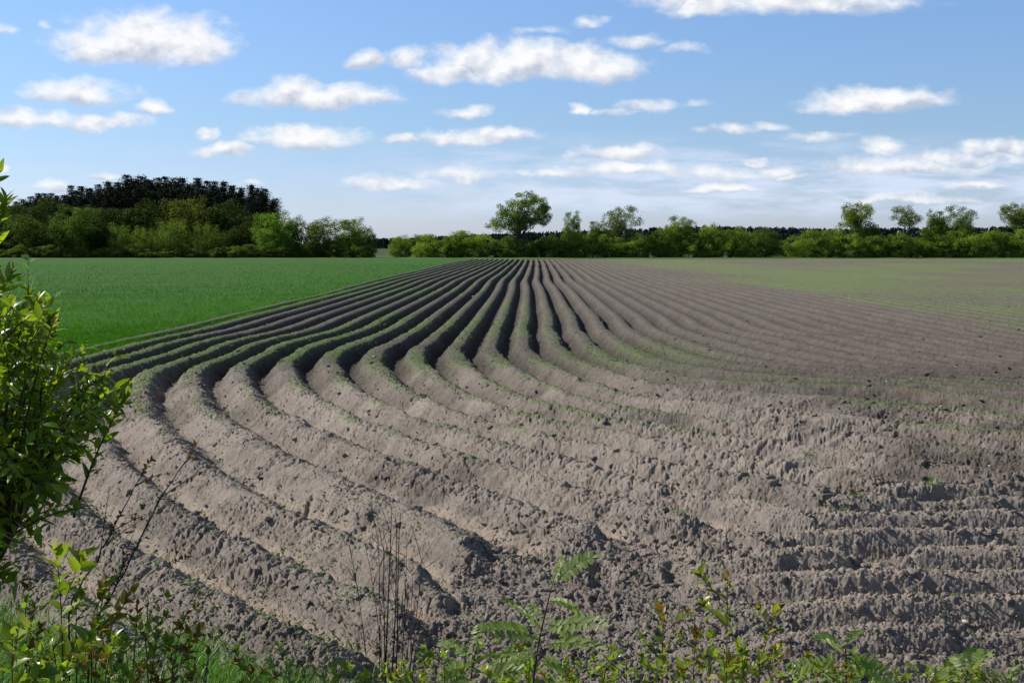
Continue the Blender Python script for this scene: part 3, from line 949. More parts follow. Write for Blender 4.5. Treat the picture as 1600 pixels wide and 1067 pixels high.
def trunk_mesh(name, H, r0, C, seed, fork=.35, nlimb=14, lean=(0, 0), stems=1):
    r = rs(seed)
    mb = MB()
    for s in range(stems):
        a = r.rand() * 6.28; sp = (0 if stems == 1 else .12 * H)
        top = np.array((lean[0] + sp * math.cos(a), lean[1] + sp * math.sin(a), H * .86))
        base = np.array((0 if stems == 1 else .25 * math.cos(a), 0 if stems == 1 else .25 * math.sin(a), -.4))
        k = 7
        tt_ = np.linspace(0, 1, k)[:, None]
        pts = base + (top - base) * tt_ + (np.sin(tt_ * 3.1) * r.randn(1, 3) * .03 * H) * np.array((1, 1, 0))
        mb.tube(pts, r0 * (1.25 - 1.15 * tt_[:, 0] ** .8), 7)
        order = r.permutation(len(C))[:nlimb]
        for j in order:
            c = C[j]
            f = np.clip(fork + (1 - fork) * r.rand() * .75, .1, .9)
            st = base + (top - base) * f
            if c[2] < st[2]: st = base + (top - base) * max(.12, min(f, c[2] / H * .7))
            m_ = (st + c) / 2 + np.array((0, 0, -.06 * H * r.rand())) + r.randn(3) * .02 * H
            w_ = r0 * (1 - f) * .55 + r0 * .10
            mb.tube([st, m_, c], [w_, w_ * .6, w_ * .18], 5)
    return mb.mesh(name, M_BARK, True)


def pine_mesh(seed, H, W, open_=.0):
    r = rs(seed)
    leaves = MB(); wood = MB()
    wood.tube([(0, 0, -.4), (.1 * r.randn(), 0, H * .5), (.15 * r.randn(), 0, H * .97)], [.24, .15, .03], 6)
    zlev = np.arange(.12 * H, H * .985, .42 + .1 * r.rand())
    P = []; D = []; N = []
    for zl in zlev:
        f = zl / H
        prof = ((1 - f) ** .8 * 1.05 + .05) * min(1, .45 + f * 1.6)
        nb_ = 7 if f < .9 else 5
        a0 = r.rand() * 6.28
        for j in range(nb_):
            if r.rand() < open_: continue
            a = a0 + j * 6.283 / nb_ + .35 * r.randn()
            L = max(.25, W * prof * (.45 + .85 * r.rand()))
            up = .25 + .35 * f
            n_ = int(34 + 60 * L / W)
            s = r.rand(n_) ** .7
            rr_ = s * L
            wid = .38 * L * (1 - .40 * s) + .14
            off = r.randn(n_, 3) * wid[:, None] * np.array((1, 1, .38))
            pz = zl + rr_ * up * .55 - .12 * (rr_ ** 1.35) * (1 - f) + off[:, 2]
            p = np.stack([rr_ * math.cos(a) + off[:, 0], rr_ * math.sin(a) + off[:, 1], pz], -1)
            P.append(p)
            D.append(np.tile((math.cos(a), math.sin(a), .35), (n_, 1)) + 1.0 * r.randn(n_, 3))
            N.append(np.tile((0, 0, 1.0), (n_, 1)) + .5 * r.randn(n_, 3))
            if j % 2 == 0 and f < .9:
                wood.tube([(0, 0, zl), (math.cos(a) * L * .8, math.sin(a) * L * .8, zl + L * .3 * up)], [.05, .015], 4)
    P = np.concatenate(P); D = np.concatenate(D); N = np.concatenate(N)
    n = len(P)
    L = .18 + .20 * r.rand(n)
    Vc, Pc, k = card_batch(P, D, N, L, L * .5)
    leaves.add(Vc, Pc, np.repeat(np.clip(.5 + .3 * r.randn(n), 0, 1), k))
    return leaves.mesh('pine_crown', M_PINE), wood.mesh('pine_trunk', M_BARK, True)


PROTO = {}


def proto(key, H, W, ells, ncl, per, cr_, leaf, seed, **kw):
    tk = {k: kw.pop(k) for k in ('r0', 'fork', 'nlimb', 'lean', 'stems') if k in kw}
    cm, C = crown_mesh(key + '_crown', ells, ncl, per, cr_, leaf, seed, kw.pop('mat', M_TREE), **kw)
    tm = trunk_mesh(key + '_trunk', H, tk.pop('r0', .12), C, seed + 1, **tk)
    PROTO[key] = (cm, tm, H, W)


# heights and widths in metres
proto('bush_a', 5.2, 6.0, [(0, 0, 2.3, 2.6, 2.2, 2.4), (1.2, 0, 1.6, 2.0, 2, 1.6), (-1.3, .2, 1.5, 1.8, 2, 1.6)], 95, 62, .62, .24, 1001, stems=3, nlimb=7)
proto('bush_b', 5.0, 6.0, [(-.9, 0, 2.4, 2.1, 2.2, 2.2), (1.2, 0, 2.0, 2.1, 2, 2.0)], 90, 62, .58, .24, 1011, stems=3, nlimb=7)
proto('bush_c', 5.0, 5.0, [(0, 0, 2.4, 2.3, 2.2, 2.4)], 80, 62, .55, .22, 1021, stems=3, nlimb=7)
proto('bush_d', 4.6, 7.0, [(-1.8, 0, 1.9, 1.8, 1.8, 1.8), (.3, 0, 2.2, 2.0, 2, 2.2), (2.1, 0, 1.7, 1.5, 1.6, 1.6)], 95, 60, .55, .22, 1031, stems=4, nlimb=6)
proto('spiky', 6.0, 4.6, [(0, 0, 2.4, 2.2, 2, 2.2), (.3, 0, 4.2, 1.3, 1.2, 1.6)], 75, 40, .48, .22, 1041, stems=3, nlimb=9, fill=.5)
proto('round_a', 9.0, 8.6, [(0, 0, 5.0, 4.0, 3.6, 3.9), (.6, 0, 3.0, 3.7, 3.6, 2.8)], 150, 78, .85, .27, 1051, r0=.22, nlimb=12)
proto('round_b', 8.4, 7.5, [(-.5, 0, 4.4, 3.3, 3.2, 3.9), (1.0, .4, 3.4, 2.8, 3, 3.2)], 135, 78, .80, .27, 1061, r0=.2, nlimb=12)
proto('willow', 8.0, 7.0, [(0, 0, 4.3, 3.1, 3, 3.5), (.3, 0, 2.6, 3.3, 3, 2.4)], 120, 85, .72, .22, 1071, r0=.2, nlimb=12, droop=.8, squash=1.1)
proto('airy_a', 10.2, 7.2, [(.2, 0, 7.9, 3.0, 2.8, 2.2), (-1.0, 0, 6.6, 2.2, 2, 1.3)], 88, 80, .62, .22, 1081, r0=.15, fork=.38, nlimb=26, skirt=4.6, fill=.55)
proto('airy_b', 9.8, 7.6, [(0, 0, 8.0, 3.4, 3, 1.6), (.8, 0, 6.8, 2.2, 2, 1.0)], 78, 56, .60, .20, 1091, r0=.13, fork=.35, nlimb=28, skirt=5.0, fill=.6)
proto('airy_c', 10.0, 6.6, [(0, 0, 7.0, 2.9, 2.7, 2.8), (1.2, 0, 5.4, 2.0, 2, 1.8)], 104, 66, .60, .20, 1101, r0=.14, fork=.3, nlimb=26, skirt=2.5, fill=.55)
proto('conic', 8.0, 5.0, [(0, 0, 5.8, 1.5, 1.4, 2.2), (0, 0, 3.6, 2.3, 2.2, 2.2)], 90, 60, .5, .2, 1111, r0=.13, nlimb=18, fill=.5)
proto('lone', 12.2, 11.0, [(1.9, 0, 9.6, 3.1, 3.0, 2.5), (-1.7, 0, 8.1, 2.4, 2.3, 2.2), (4.1, 0, 7.9, 1.7, 1.8, 2.1), (-3.6, 0, 6.0, 1.7, 1.5, .9), (1.5, 0, 6.9, 3.0, 2.6, 1.3), (-1.2, 0, 5.6, 2.2, 2, .9)],
      165, 95, .68, .23, 1121, r0=.24, fork=.34, nlimb=34, skirt=4.4, fill=.5, stems=2, lean=(.6, 0))
PINES = []
for i, (h, w, op) in enumerate([(13, 3.9, .12), (13.5, 3.5, .2), (12.5, 4.4, .15), (13, 3.2, .28)]):
    cm, tm = pine_mesh(1200 + i, h, w, op)
    PINES.append((cm, tm, h, w * 2))

made = {}


def place_tree(key, px, top, wpx, dist, name, label, cat, group, col=(1, 1, 1), seed=0, base=None):
    if key.startswith('pine'):
        cm, tm, H, W = PINES[int(key[4:])]
    else:
        cm, tm, H, W = PROTO[key]
    p = at(px, top, dist)
    zb = 0.0 if base is None else base
    h = p[2] - zb
    sz = h / H
    sx = sz if wpx is None else (wpx / F_PX * dist) / W
    rz = 0.0 if key == 'lone' else rs(int(px * 7 + dist * 3 + seed)).rand() * 6.283
    if key != 'lone' and not key.startswith('pine') and rz % 3.1416 > .6 and rz % 3.1416 < 2.5: rz = (rz % .6) + (3.1416 if rz > 3.14 else 0)
    root = empty(name, (p[0], p[1], zb), rz, (sx, sx, sz))
    tag(root, label, cat, group)
    t = link('trunk', tm, root); c = link('crown', cm, root)
    t['piece'] = 1
    c.color = (*col, 1)
    del t['piece']
    return root


r = rs(77)
# dark pine wood on the left
sil_x = [-60, 0, 40, 75, 100, 115, 150, 175, 200, 240, 290, 340, 400, 425, 440]
sil_y = [335, 322, 312, 300, 303, 286, 292, 282, 276, 273, 280, 285, 291, 305, 322]
pines = []
for row, (dd, dy, step) in enumerate([(262, 0, 12.5), (255, 7, 16), (249, 20, 20)]):
    xx = -40.0 + row * 7
    while xx < 436 - row * 4:
        pines.append((xx, np.interp(xx, sil_x, sil_y) + dy + 9 * (r.rand() - .35), dd + 3 * r.rand(), row))
        xx += step * (.75 + .5 * r.rand())
WHERE = ['on the skyline of the wood', 'in the middle rank of the wood', 'behind the broadleaved fringe of the wood']
for row in range(3):
    sub = sorted([p for p in pines if p[3] == row])
    for i, (px, ty, dd, _) in enumerate(sub):
        place_tree('pine%d' % r.randint(4), px, ty, None, dd, 'pine_tree', 'dark pine %s, %s from the left there' % (WHERE[row], nth(i)), 'pine tree', 'pines of the dark wood', seed=i)

DK, GR, WL, BR, OL = (.26, .34, .26), (.58, .76, .52), (.86, 1.02, .85), (1.0, 1.35, .85), (.72, .85, .80)
WOOD = [  # key, x, top, width, distance, colour, words
    ('round_b', -30, 325, 95, 241, DK, 'dark'), ('round_a', 28, 318, 90, 242, DK, 'dark'), ('round_b', 85, 312, 80, 243, DK, 'dark'), ('round_a', 158, 322, 92, 242, DK, 'dark'),
    ('round_b', 222, 316, 84, 243, DK, 'dark'), ('round_a', 296, 307, 100, 242, (.60, .62, .45), 'olive'), ('round_b', 352, 316, 84, 243, DK, 'dark'),
    ('round_a', 405, 332, 80, 242, DK, 'dark'),
    ('round_a', -15, 342, 70, 236, DK, 'dark'), ('round_b', 38, 338, 72, 235, GR, 'dull green'), ('round_a', 118, 321, 84, 234, GR, 'tall rounded dark green'), ('round_b', 78, 352, 52, 233, DK, 'dark'),
    ('willow', 190, 345, 50, 234, WL, 'pale green'), ('willow', 226, 350, 44, 233, WL, 'pale green'), ('willow', 266, 338, 66, 234, WL, 'wide pale green'),
    ('round_b', 160, 352, 44, 235, DK, 'dark'), ('willow', 326, 344, 60, 234, WL, 'pale green'), ('round_a', 429, 330, 76, 233, BR, 'bright green round'), ('round_b', 462, 340, 44, 234, GR, 'darker green'),
    ('round_b', 503, 342, 62, 233, OL, 'olive green'), ('round_a', 551, 340, 66, 233, (.85, 1.05, .75), 'green round'), ('bush_c', 577, 362, 28, 233, GR, 'narrow green'), ('round_b', 375, 352, 46, 236, DK, 'dark')]
cnt = {}
for i, (k, px, ty, w, dd, c, wd) in enumerate(sorted(WOOD, key=lambda a: a[1])):
    kind = 'willow' if k == 'willow' else 'tree'
    cnt[wd] = cnt.get(wd, -1) + 1
    place_tree(k, px, ty, w, dd, 'willow_tree' if kind == 'willow' else 'broadleaf_tree', '%s %s fringing the pine wood, %s such from the left' % (wd, kind, nth(cnt[wd])),
               kind, 'broadleaved trees along the pine wood', c, i)
xx = -20; i = 0
while xx < 588:
    place_tree(['bush_a', 'bush_d', 'bush_b', 'bush_c'][r.randint(4)], xx, 379 + 9 * r.rand(), 34 + 14 * r.rand(), 230 + r.rand(), 'low_bush',
               'low bush at the foot of the wood beside the wheat, %s from the left' % nth(i), 'bush', 'low bushes at the foot of the wood',
               [(.7, .85, .65), (1, 1.15, .75), (.8, .9, .7), (.55, .68, .55)][r.randint(4)], i)
    xx += 22 + 8 * r.rand(); i += 1

G1, G2, G3 = (1.05, 1.25, .85), (1.3, 1.5, .9), (.85, 1.02, .75)
HEDGE = [('round_b', 628, 369, 40, 238, G1), ('round_a', 655, 366, 34, 240, G3), ('bush_a', 672, 363, 46, 234, G2), ('bush_b', 700, 366, 44, 233, G1), ('bush_a', 722, 357, 48, 234, G2), ('bush_c', 750, 362, 46, 233, G2),
         ('bush_b', 776, 372, 46, 232, G3), ('bush_a', 800, 366, 56, 235, (.75, .92, .7)), ('bush_d', 826, 372, 52, 233, (.75, .92, .7)), ('bush_b', 850, 366, 48, 234, G3), ('bush_c', 872, 372, 44, 232, G1),
         ('bush_a', 892, 362, 50, 233, G2), ('bush_d', 918, 368, 50, 232, G1), ('bush_b', 944, 362, 50, 234, G1), ('bush_a', 968, 368, 48, 232, G3), ('bush_c', 990, 372, 46, 232, G2),
         ('bush_b', 1012, 364, 50, 233, G1), ('bush_c', 1036, 352, 40, 234, G1), ('bush_d', 1044, 374, 50, 236, G3), ('spiky', 1062, 346, 44, 234, G2), ('bush_b', 1086, 360, 48, 233, G1), ('bush_a', 1110, 352, 56, 233, G2),
         ('bush_b', 1140, 354, 54, 232, G1), ('bush_a', 1168, 360, 50, 233, G2), ('round_b', 1196, 357, 48, 234, OL), ('bush_d', 1226, 374, 40, 244, G3), ('bush_c', 1245, 364, 36, 240, G3),
         ('bush_a', 1268, 356, 54, 232, G2), ('bush_b', 1296, 354, 52, 233, G1), ('bush_c', 1322, 362, 48, 232, G2), ('round_b', 1352, 346, 56, 236, OL), ('bush_a', 1366, 366, 50, 232, G1),
         ('bush_b', 1392, 362, 50, 232, G2), ('bush_d', 1420, 366, 56, 232, G1), ('spiky', 1448, 350, 46, 234, G2), ('bush_a', 1462, 364, 52, 232, G2), ('round_a', 1472, 338, 50, 237, G1),
         ('bush_b', 1490, 356, 52, 233, G1), ('bush_c', 1516, 362, 46, 232, G2), ('bush_a', 1544, 358, 52, 232, G2), ('bush_b', 1570, 358, 50, 233, G1), ('bush_a', 1598, 354, 54, 232, G2), ('bush_b', 1630, 358, 54, 233, G1)]
for i, (k, px, ty, w, dd, c) in enumerate(sorted(HEDGE, key=lambda a: a[1])):
    tr_ = k.startswith('round')
    place_tree(k, px, ty, w * 1.12, dd, 'hedge_tree' if tr_ else 'hedge_bush', '%s in the far hedge behind the furrows, %s from the left' % ('small rounded tree' if tr_ else 'leafy green bush', nth(i)),
               'tree' if tr_ else 'bush', 'bushes and small trees of the far hedge', c, i)
TALL = [('lone', 810, 296, None, 233, G1, 'tall_tree', 'tallest lone tree with open crown in the middle of the far hedge'),
        ('conic', 896, 328, 40, 234, (1.0, 1.15, .95), 'young_tree', 'small pointed tree just right of the tall central tree'),
        ('airy_c', 972, 319, 64, 235, (.95, 1.05, .8), 'airy_tree', 'airy two-lobed tree right of the small pointed tree'),
        ('conic', 934, 343, 44, 236, G3, 'young_tree', 'low shaggy tree leaning against the airy two-lobed tree'),
        ('airy_c', 1064, 335, 52, 235, (.9, 1.05, .85), 'airy_tree', 'thin feathery tree rising from the middle of the hedge'),
        ('spiky', 1105, 346, 46, 235, G1, 'young_tree', 'spiky young tree next to the thin feathery tree'),
        ('airy_a', 1338, 313, 60, 236, (1.15, 1.1, .75), 'airy_tree', 'round-headed tree with clear stem where the far wood shows left of it'),
        ('airy_b', 1416, 320, 62, 236, (.95, .95, .9), 'airy_tree', 'flat-topped sparse tree with bare stem right of the round-headed one'),
        ('airy_c', 1500, 318, 58, 236, (.9, 1.0, .85), 'airy_tree', 'broad airy tree left of the rightmost tree'),
        ('conic', 1462, 326, 44, 236, (.9, 1.05, .8), 'young_tree', 'bushy pale tree joined to the broad airy tree'),
        ('airy_a', 1588, 314, 58, 235, (1.0, 1.05, .8), 'airy_tree', 'round open tree at the very right end of the hedge')]
for i, (k, px, ty, w, dd, c, nm, lb) in enumerate(TALL):
    place_tree(k, px, ty, w, dd, nm, lb, 'tree', None, c, i)

# far wood beyond the hedge
r = rs(88)
mb = MB()
P = []; D = []; N = []
for k in range(900):
    yy_ = 820 + 260 * r.rand()
    u_ = -.14 + .56 * r.rand()
    tp = np.interp(800 + u_ * F_PX, [500, 620, 900, 1100, 1300, 1600, 1700], [378, 374, 362, 355, 359, 355, 354]) + 3.5 * r.rand()
    ht = CAM_H + (HOR - tp) / F_PX * yy_
    x_ = u_ * yy_; w_ = 2.2 + 1.6 * r.rand()
    n_ = 110
    f = r.rand(n_) ** 1.0
    rad = w_ * (1 - f) ** .7 * r.rand(n_) ** .4; a = r.rand(n_) * 6.283
    P.append(np.stack([x_ + rad * np.cos(a), yy_ + rad * np.sin(a), -.5 + f * (ht + .5)], -1))
P = np.concatenate(P); n = len(P)
Vc, Pc, k = card_batch(P, r.randn(n, 3) + (0, 0, .6), r.randn(n, 3), 1.5 + r.rand(n), 1.1)
mb.add(Vc, Pc, np.repeat(r.rand(n), k))
tag(link('far_wood', mb.mesh('far_wood', M_FAR)), 'far off bluish conifer wood showing above the hedge', 'far wood', kind='stuff')

# ------------------------------------------------------------------ plants on the bank, close to the camera
def bez(p0, p1, p2, p3, n=9):
    t = np.linspace(0, 1, n)[:, None]
    return (1 - t) ** 3 * p0 + 3 * (1 - t) ** 2 * t * p1 + 3 * (1 - t) * t * t * p2 + t ** 3 * p3


def leaves_on(mb, pts, r, n, L, W, tmpl=T_BROAD, t0=.35, up=.35, spread=1.0, fold=.3, droop=0.0, tone=.5, tvar=.28, curl=.22):
    """alternate leaves along a polyline"""
    pts = np.asarray(pts, float)
    k = len(pts)
    t = t0 + (1 - t0) * (np.arange(n) + .5 * r.rand(n)) / n
    g = t * (k - 1.001); i = g.astype(int); f = (g - i)[:, None]
    P = pts[i] * (1 - f) + pts[i + 1] * f
    T = unit(pts[i + 1] - pts[i])
    A = unit(np.cross(T, r.randn(1, 3) * .3 + np.array((.2, .3, 1.0))))
    B = np.cross(T, A)
    ph = np.arange(n) * 2.4 + r.rand() * 6 + .3 * r.randn(n)
    S = A * np.cos(ph)[:, None] + B * np.sin(ph)[:, None]
    D = S * spread + T * .75 + np.array((0, 0, up - droop)) + .18 * r.randn(n, 3)
    N = np.array((0, 0, 1.0)) + .45 * r.randn(n, 3) + T * .1
    sz = (.6 + .5 * r.rand(n)) * np.where(t > .93, .7, 1.0)
    Vc, Pc, kk = leaf_batch(P, D, N, L * sz, W * sz, tmpl, fold, curl * (.3 + 1.4 * r.rand(n)))
    mb.add(Vc, Pc, np.repeat(np.clip(tone + tvar * r.randn(n), 0, 1), kk))


def gz(x, y):
    return float(bank_h(np.array([x]), np.array([y]))[0])


def localise(root_loc, mb):
    mb.V = [v - np.array(root_loc) for v in mb.V]


def finish_plant(name, loc, label, cat, group, parts):
    root = empty(name, loc)
    tag(root, label, cat, group)
    for (pn, mb, mat, sm) in parts:
        if mb.k == 0: continue
        localise(loc, mb)
        link(pn, mb.mesh(pn, mat, sm), root)
    return root


# big leafy shrub on the left
r = rs(901)
bx_y = [425, 450, 470, 500, 540, 570, 600, 625, 650, 680, 700, 740, 780, 810, 850, 900, 930]
bx_x = [26, 50, 72, 86, 80, 120, 185, 212, 200, 158, 148, 130, 148, 118, 70, 34, 8]
stem = MB(); lv = MB(); young = MB()
root_loc = (-2.35, 4.9, gz(-2.35, 4.9) - .05)
mains = []
for k in range(9):
    a = at(-120 + 28 * k + 10 * r.rand(), 760 - 40 * (k % 3), 4.4 + 1.1 * r.rand())
    p0 = np.array(root_loc) + .15 * r.randn(3) * (1, 1, 0)
    pts = bez(p0, p0 + (0, 0, .5), a + (-.1, 0, -.3), a)
    stem.tube(pts, np.linspace(.022, .012, len(pts)), 6)
    mains.append(pts)
ntw = 0
while ntw < 190:
    ty = 425 + (945 - 425) * r.rand()
    tx = -190 + 420 * r.rand()
    xm = np.interp(ty, bx_y, bx_x)
    if tx > xm: continue
    if tx < 0 and r.rand() < .55: continue
    edge_t = (xm - tx) < 45
    T = at(tx, ty, 4.35 + 1.25 * r.rand())
    mpt = mains[r.randint(9)][r.randint(4, 9)]
    if T[2] < mpt[2] - .3: mpt = mains[r.randint(9)][r.randint(2, 5)]
    q1 = mpt + (T - mpt) * .35 + (0, 0, .12); q2 = mpt + (T - mpt) * .75 + (0, 0, .10)
    pts = bez(mpt, q1, q2, T, 10)
    stem.tube(pts, np.linspace(.006, .0016, 10), 4)
    nn = 13 + r.randint(6)
    tl = np.linalg.norm(T - mpt)
    leaves_on(lv, pts, r, nn, .068, .027, T_BROAD, t0=max(.15, 1 - .45 / max(tl, .45)), up=.15, droop=.12, tone=.42)
    if edge_t or r.rand() < .15:
        leaves_on(young, pts[-3:], r, 3, .055, .018, T_LANCE, t0=.4, up=.6, tone=.45, spread=.6)
    for s in range(2):
        j = r.randint(5, 9)
        d = unit(pts[j] - pts[j - 1]) * .5 + unit(r.randn(3)) * .6 + (0, 0, .2)
        e = pts[j] + d * (.10 + .10 * r.rand())
        sp = bez(pts[j], pts[j] + d * .04, e - (0, 0, .01), e, 5)
        stem.tube(sp, np.linspace(.002, .001, 5), 3)
        leaves_on(lv, sp, r, 6, .066, .027, T_BROAD, t0=.2, up=.1, droop=.15, tone=.5)
    ntw += 1
# upright leading shoots
for (px, py, dx) in [(20, 424, 6), (8, 330, 30), (0, 268, 6), (60, 470, 20), (10, 310, -30), (98, 585, 30), (200, 618, 30), (90, 500, 14)]:
    T = at(px, py, 4.8); B0 = at(px - 55 - dx, py + 190, 4.85)
    pts = bez(B0, B0 + (T - B0) * .3 + (0, 0, .05), T - (T - B0) * .25 + (-.03, 0, 0), T, 12)
    stem.tube(pts, np.linspace(.006, .0014, 12), 4)
    leaves_on(lv, pts, r, 18, .078, .028, T_LANCE, t0=.25, up=.35, tone=.6, spread=.8)
    leaves_on(young, pts[-4:], r, 6, .075, .024, T_LANCE, t0=.2, up=.7, tone=.4, spread=.45)
finish_plant('leafy_shrub', root_loc, 'large leafy green shrub at the left edge in front of the wheat', 'shrub', None,
             [('branches', stem, M_TWIG, True), ('leaves', lv, M_SHRUB, False), ('young_leaves', young, M_YOUNG, False)])


def sapling(name, label, base_px, tip_px, dist, leafL, leafW, nleaf, mat, seed, side=4, tmpl=T_OVATE, stem_r=.004, up=.3, tone=.5, stem_mat=None, cat='sapling', group=None, t0=.35, second=None, sidelen=.16, base_y=None, spread=1.0):
    r = rs(seed)
    st, lf, l2 = MB(), MB(), MB()
    T = at(tip_px[0], tip_px[1], dist)
    B_ = at(base_px[0], base_px[1], dist)
    gy = dist if base_y is None else base_y
    G = np.array((B_[0] - (T[0] - B_[0]) * .2, gy, gz(B_[0], gy) - .03))
    pts = bez(G, G + (B_ - G) * .7, B_ + (T - B_) * .4 + (.02 * r.randn(), .03 * r.randn(), 0), T, 14)
    st.tube(pts, np.linspace(stem_r, stem_r * .25, 14), 5)
    leaves_on(lf, pts, r, nleaf, leafL, leafW, tmpl, t0=t0, up=up, tone=tone, spread=spread)
    for s in range(side):
        j = int(14 * (t0 + (1 - t0) * (s + .3) / max(side, 1) * .8))
        j = min(max(j, 3), 12)
        a = r.rand() * 6.28
        d = np.array((math.cos(a), .6 * math.sin(a), .9))
        e = pts[j] + unit(d) * sidelen * (.7 + .6 * r.rand())
        sp = bez(pts[j], pts[j] + unit(d) * .05, e - (0, 0, .02), e, 7)
        st.tube(sp, np.linspace(stem_r * .5, stem_r * .18, 7), 4)
        leaves_on(lf, sp, r, max(4, nleaf // 2), leafL * .9, leafW * .9, tmpl, t0=.25, up=up, tone=tone, spread=spread)
        if second: leaves_on(l2, sp[-3:], r, 3, leafL * .7, leafW * .7, tmpl, t0=.3, up=.5)
    if second: leaves_on(l2, pts[-3:], r, 5, leafL * .75, leafW * .7, tmpl, t0=.3, up=.6)
    return finish_plant(name, tuple(G), label, cat, group, [('stem', st, stem_mat or M_TWIG, True), ('leaves', lf, mat, False), ('young_leaves', l2, second, False)])


# broad glossy leaves, lower left
sapling('broadleaf_sapling', 'young sapling with large glossy green leaves in the lower left corner', (92, 1067), (86, 850), 4.0, .085, .045, 15, M_SHRUB, 11, side=4, stem_r=.004, tone=.85, t0=.3, second=M_YOUNG)
sapling('broadleaf_sapling', 'low sapling with pale green leaves cut by the left picture edge', (15, 1067), (20, 985), 3.8, .075, .042, 14, M_YOUNG, 12, side=4, tone=.3, t0=.5)
sapling('broadleaf_sapling', 'bushy sapling with mixed green and bronze leaves in the bottom left', (140, 1067), (165, 905), 4.3, .06, .03, 16, M_YOUNG, 13, side=6, tone=.5, t0=.35, second=M_BRONZE)
sapling('bronze_sapling', 'low sapling with bronze leaves behind the glossy leaved sapling', (190, 1067), (215, 940), 4.6, .045, .022, 16, M_YOUNG, 14, side=6, tone=.6, t0=.35, second=M_BRONZE)
sapling('bronze_sapling', 'low sapling with bronze tips at the edge of the grass', (255, 1067), (290, 960), 4.9, .04, .02, 14, M_YOUNG, 15, side=5, tone=.5, t0=.35, second=M_BRONZE)
sapling('bronze_sapling', 'thin sapling with few yellow-brown leaves over the lower left furrow', (205, 1067), (345, 875), 5.0, .026, .015, 12, M_BRONZE, 16, side=4, tone=.4, t0=.3, stem_r=.003)


SCRUB = [(60, 1067, 40, 925, 4.2, 'green'), (120, 1067, 120, 925, 4.5, 'green'), (175, 1067, 150, 960, 4.1, 'bronze'), (235, 1067, 250, 985, 4.6, 'green'), (30, 1067, 55, 940, 4.6, 'bronze'),
         (215, 1067, 195, 985, 4.3, 'green'), (270, 1067, 262, 1000, 4.7, 'bronze'), (90, 1067, 75, 985, 3.9, 'green'), (310, 1067, 330, 985, 5.1, 'bronze'), (150, 1067, 175, 1010, 3.9, 'green')]
for i, (bx, by, tx, ty, dd, kd) in enumerate(sorted(SCRUB, key=lambda a: a[2])):
    sapling('scrub_stem', 'leafy scrub stem with %s leaves, %s from the left in the corner' % (kd, nth(i)), (bx, by), (tx, ty), dd, .05, .026, 16,
            M_YOUNG if kd == 'green' else M_BRONZE, 300 + i, side=6, tone=.35, t0=.3, second=M_SHRUB if kd == 'green' else M_YOUNG, group='low scrub stems in the bottom left', sidelen=.15, cat='scrub')


# bare arching shoots with a few yellow leaves
def shoot(label, way, dist, r0, leaves, seed, mat=M_DEADT, name='bare_shoot', lm=M_BRONZE, sides=3, group='bare shoots on the verge'):
    r = rs(seed)
    st, lf = MB(), MB()
    P = [at(px, py, dist + .12 * k) for k, (px, py) in enumerate(way)]
    g = np.array((P[0][0], P[0][1], gz(P[0][0], P[0][1]) - .03))
    pts = []
    seq = [g] + P
    for a, b in zip(seq[:-1], seq[1:]):
        for t in np.linspace(0, 1, 6, endpoint=False): pts.append(a + (b - a) * t)
    pts.append(seq[-1]); pts = np.array(pts)
    pts[1:-1] = (pts[:-2] + pts[1:-1] * 2 + pts[2:]) / 4
    pts[1:-1] += r.randn(len(pts) - 2, 3) * .003
    st.tube(pts, np.linspace(r0, r0 * .25, len(pts)), 5)
    for s in range(sides):
        j = int(len(pts) * (.35 + .5 * r.rand()))
        d = unit(pts[min(j + 1, len(pts) - 1)] - pts[j - 1]) * .8 + unit(r.randn(3)) * .6
        e = pts[j] + d * (.09 + .12 * r.rand())
        st.tube([pts[j], (pts[j] + e) / 2 + (0, 0, .008), e], [r0 * .45, r0 * .3, r0 * .18], 4)
        if leaves: leaves_on(lf, [pts[j], (pts[j] + e) / 2, e], r, 3, .022, .012, T_OVATE, t0=.4)
    if leaves:
        leaves_on(lf, pts[-4:], r, leaves, .026, .014, T_OVATE, t0=.0, up=.3)
        for q in range(leaves // 3):
            j = r.randint(len(pts) // 3, len(pts) - 2)
            leaves_on(lf, pts[j:j + 2], r, 3, .020, .012, T_OVATE, t0=.2)
    return finish_plant(name, tuple(g), label, 'twig', group, [('stem', st, mat, True), ('leaves', lf, lm, False)])


shoot('long bare shoot leaning right with a cluster of yellow leaves at its tip', [(105, 950), (160, 860), (205, 770), (238, 715)], 4.5, .0042, 16, 21, sides=5)
shoot('long bare forked shoot reaching highest over the lower left furrows', [(135, 1000), (205, 870), (262, 760), (310, 690)], 4.5, .0045, 4, 22, sides=5)
shoot('short leaning shoot with small brown leaves over the sandy furrow', [(230, 1010), (228, 940), (262, 885), (292, 870)], 4.8, .003, 9, 23)
shoot('thin shoot with small brown leaves between the two long bare ones', [(140, 960), (190, 890), (228, 838)], 4.7, .003, 9, 24)
shoot('thin bare stem right of the shoots, leaning left out of the grass', [(480, 1062), (445, 975), (424, 905)], 5.2, .003, 0, 25, sides=1)
shoot('short crooked stem in the grass left of the thin leaning stem', [(318, 1060), (330, 1010)], 5.2, .0035, 0, 26, sides=2)
shoot('thin upright stem in front of the sandy furrow', [(290, 1060), (300, 990), (312, 925)], 5.2, .0025, 4, 27, sides=1)
shoot('slanting dry stem crossing the foot of the dry stalk clump', [(690, 1067), (655, 1005), (640, 975)], 5.2, .003, 0, 28, sides=0)

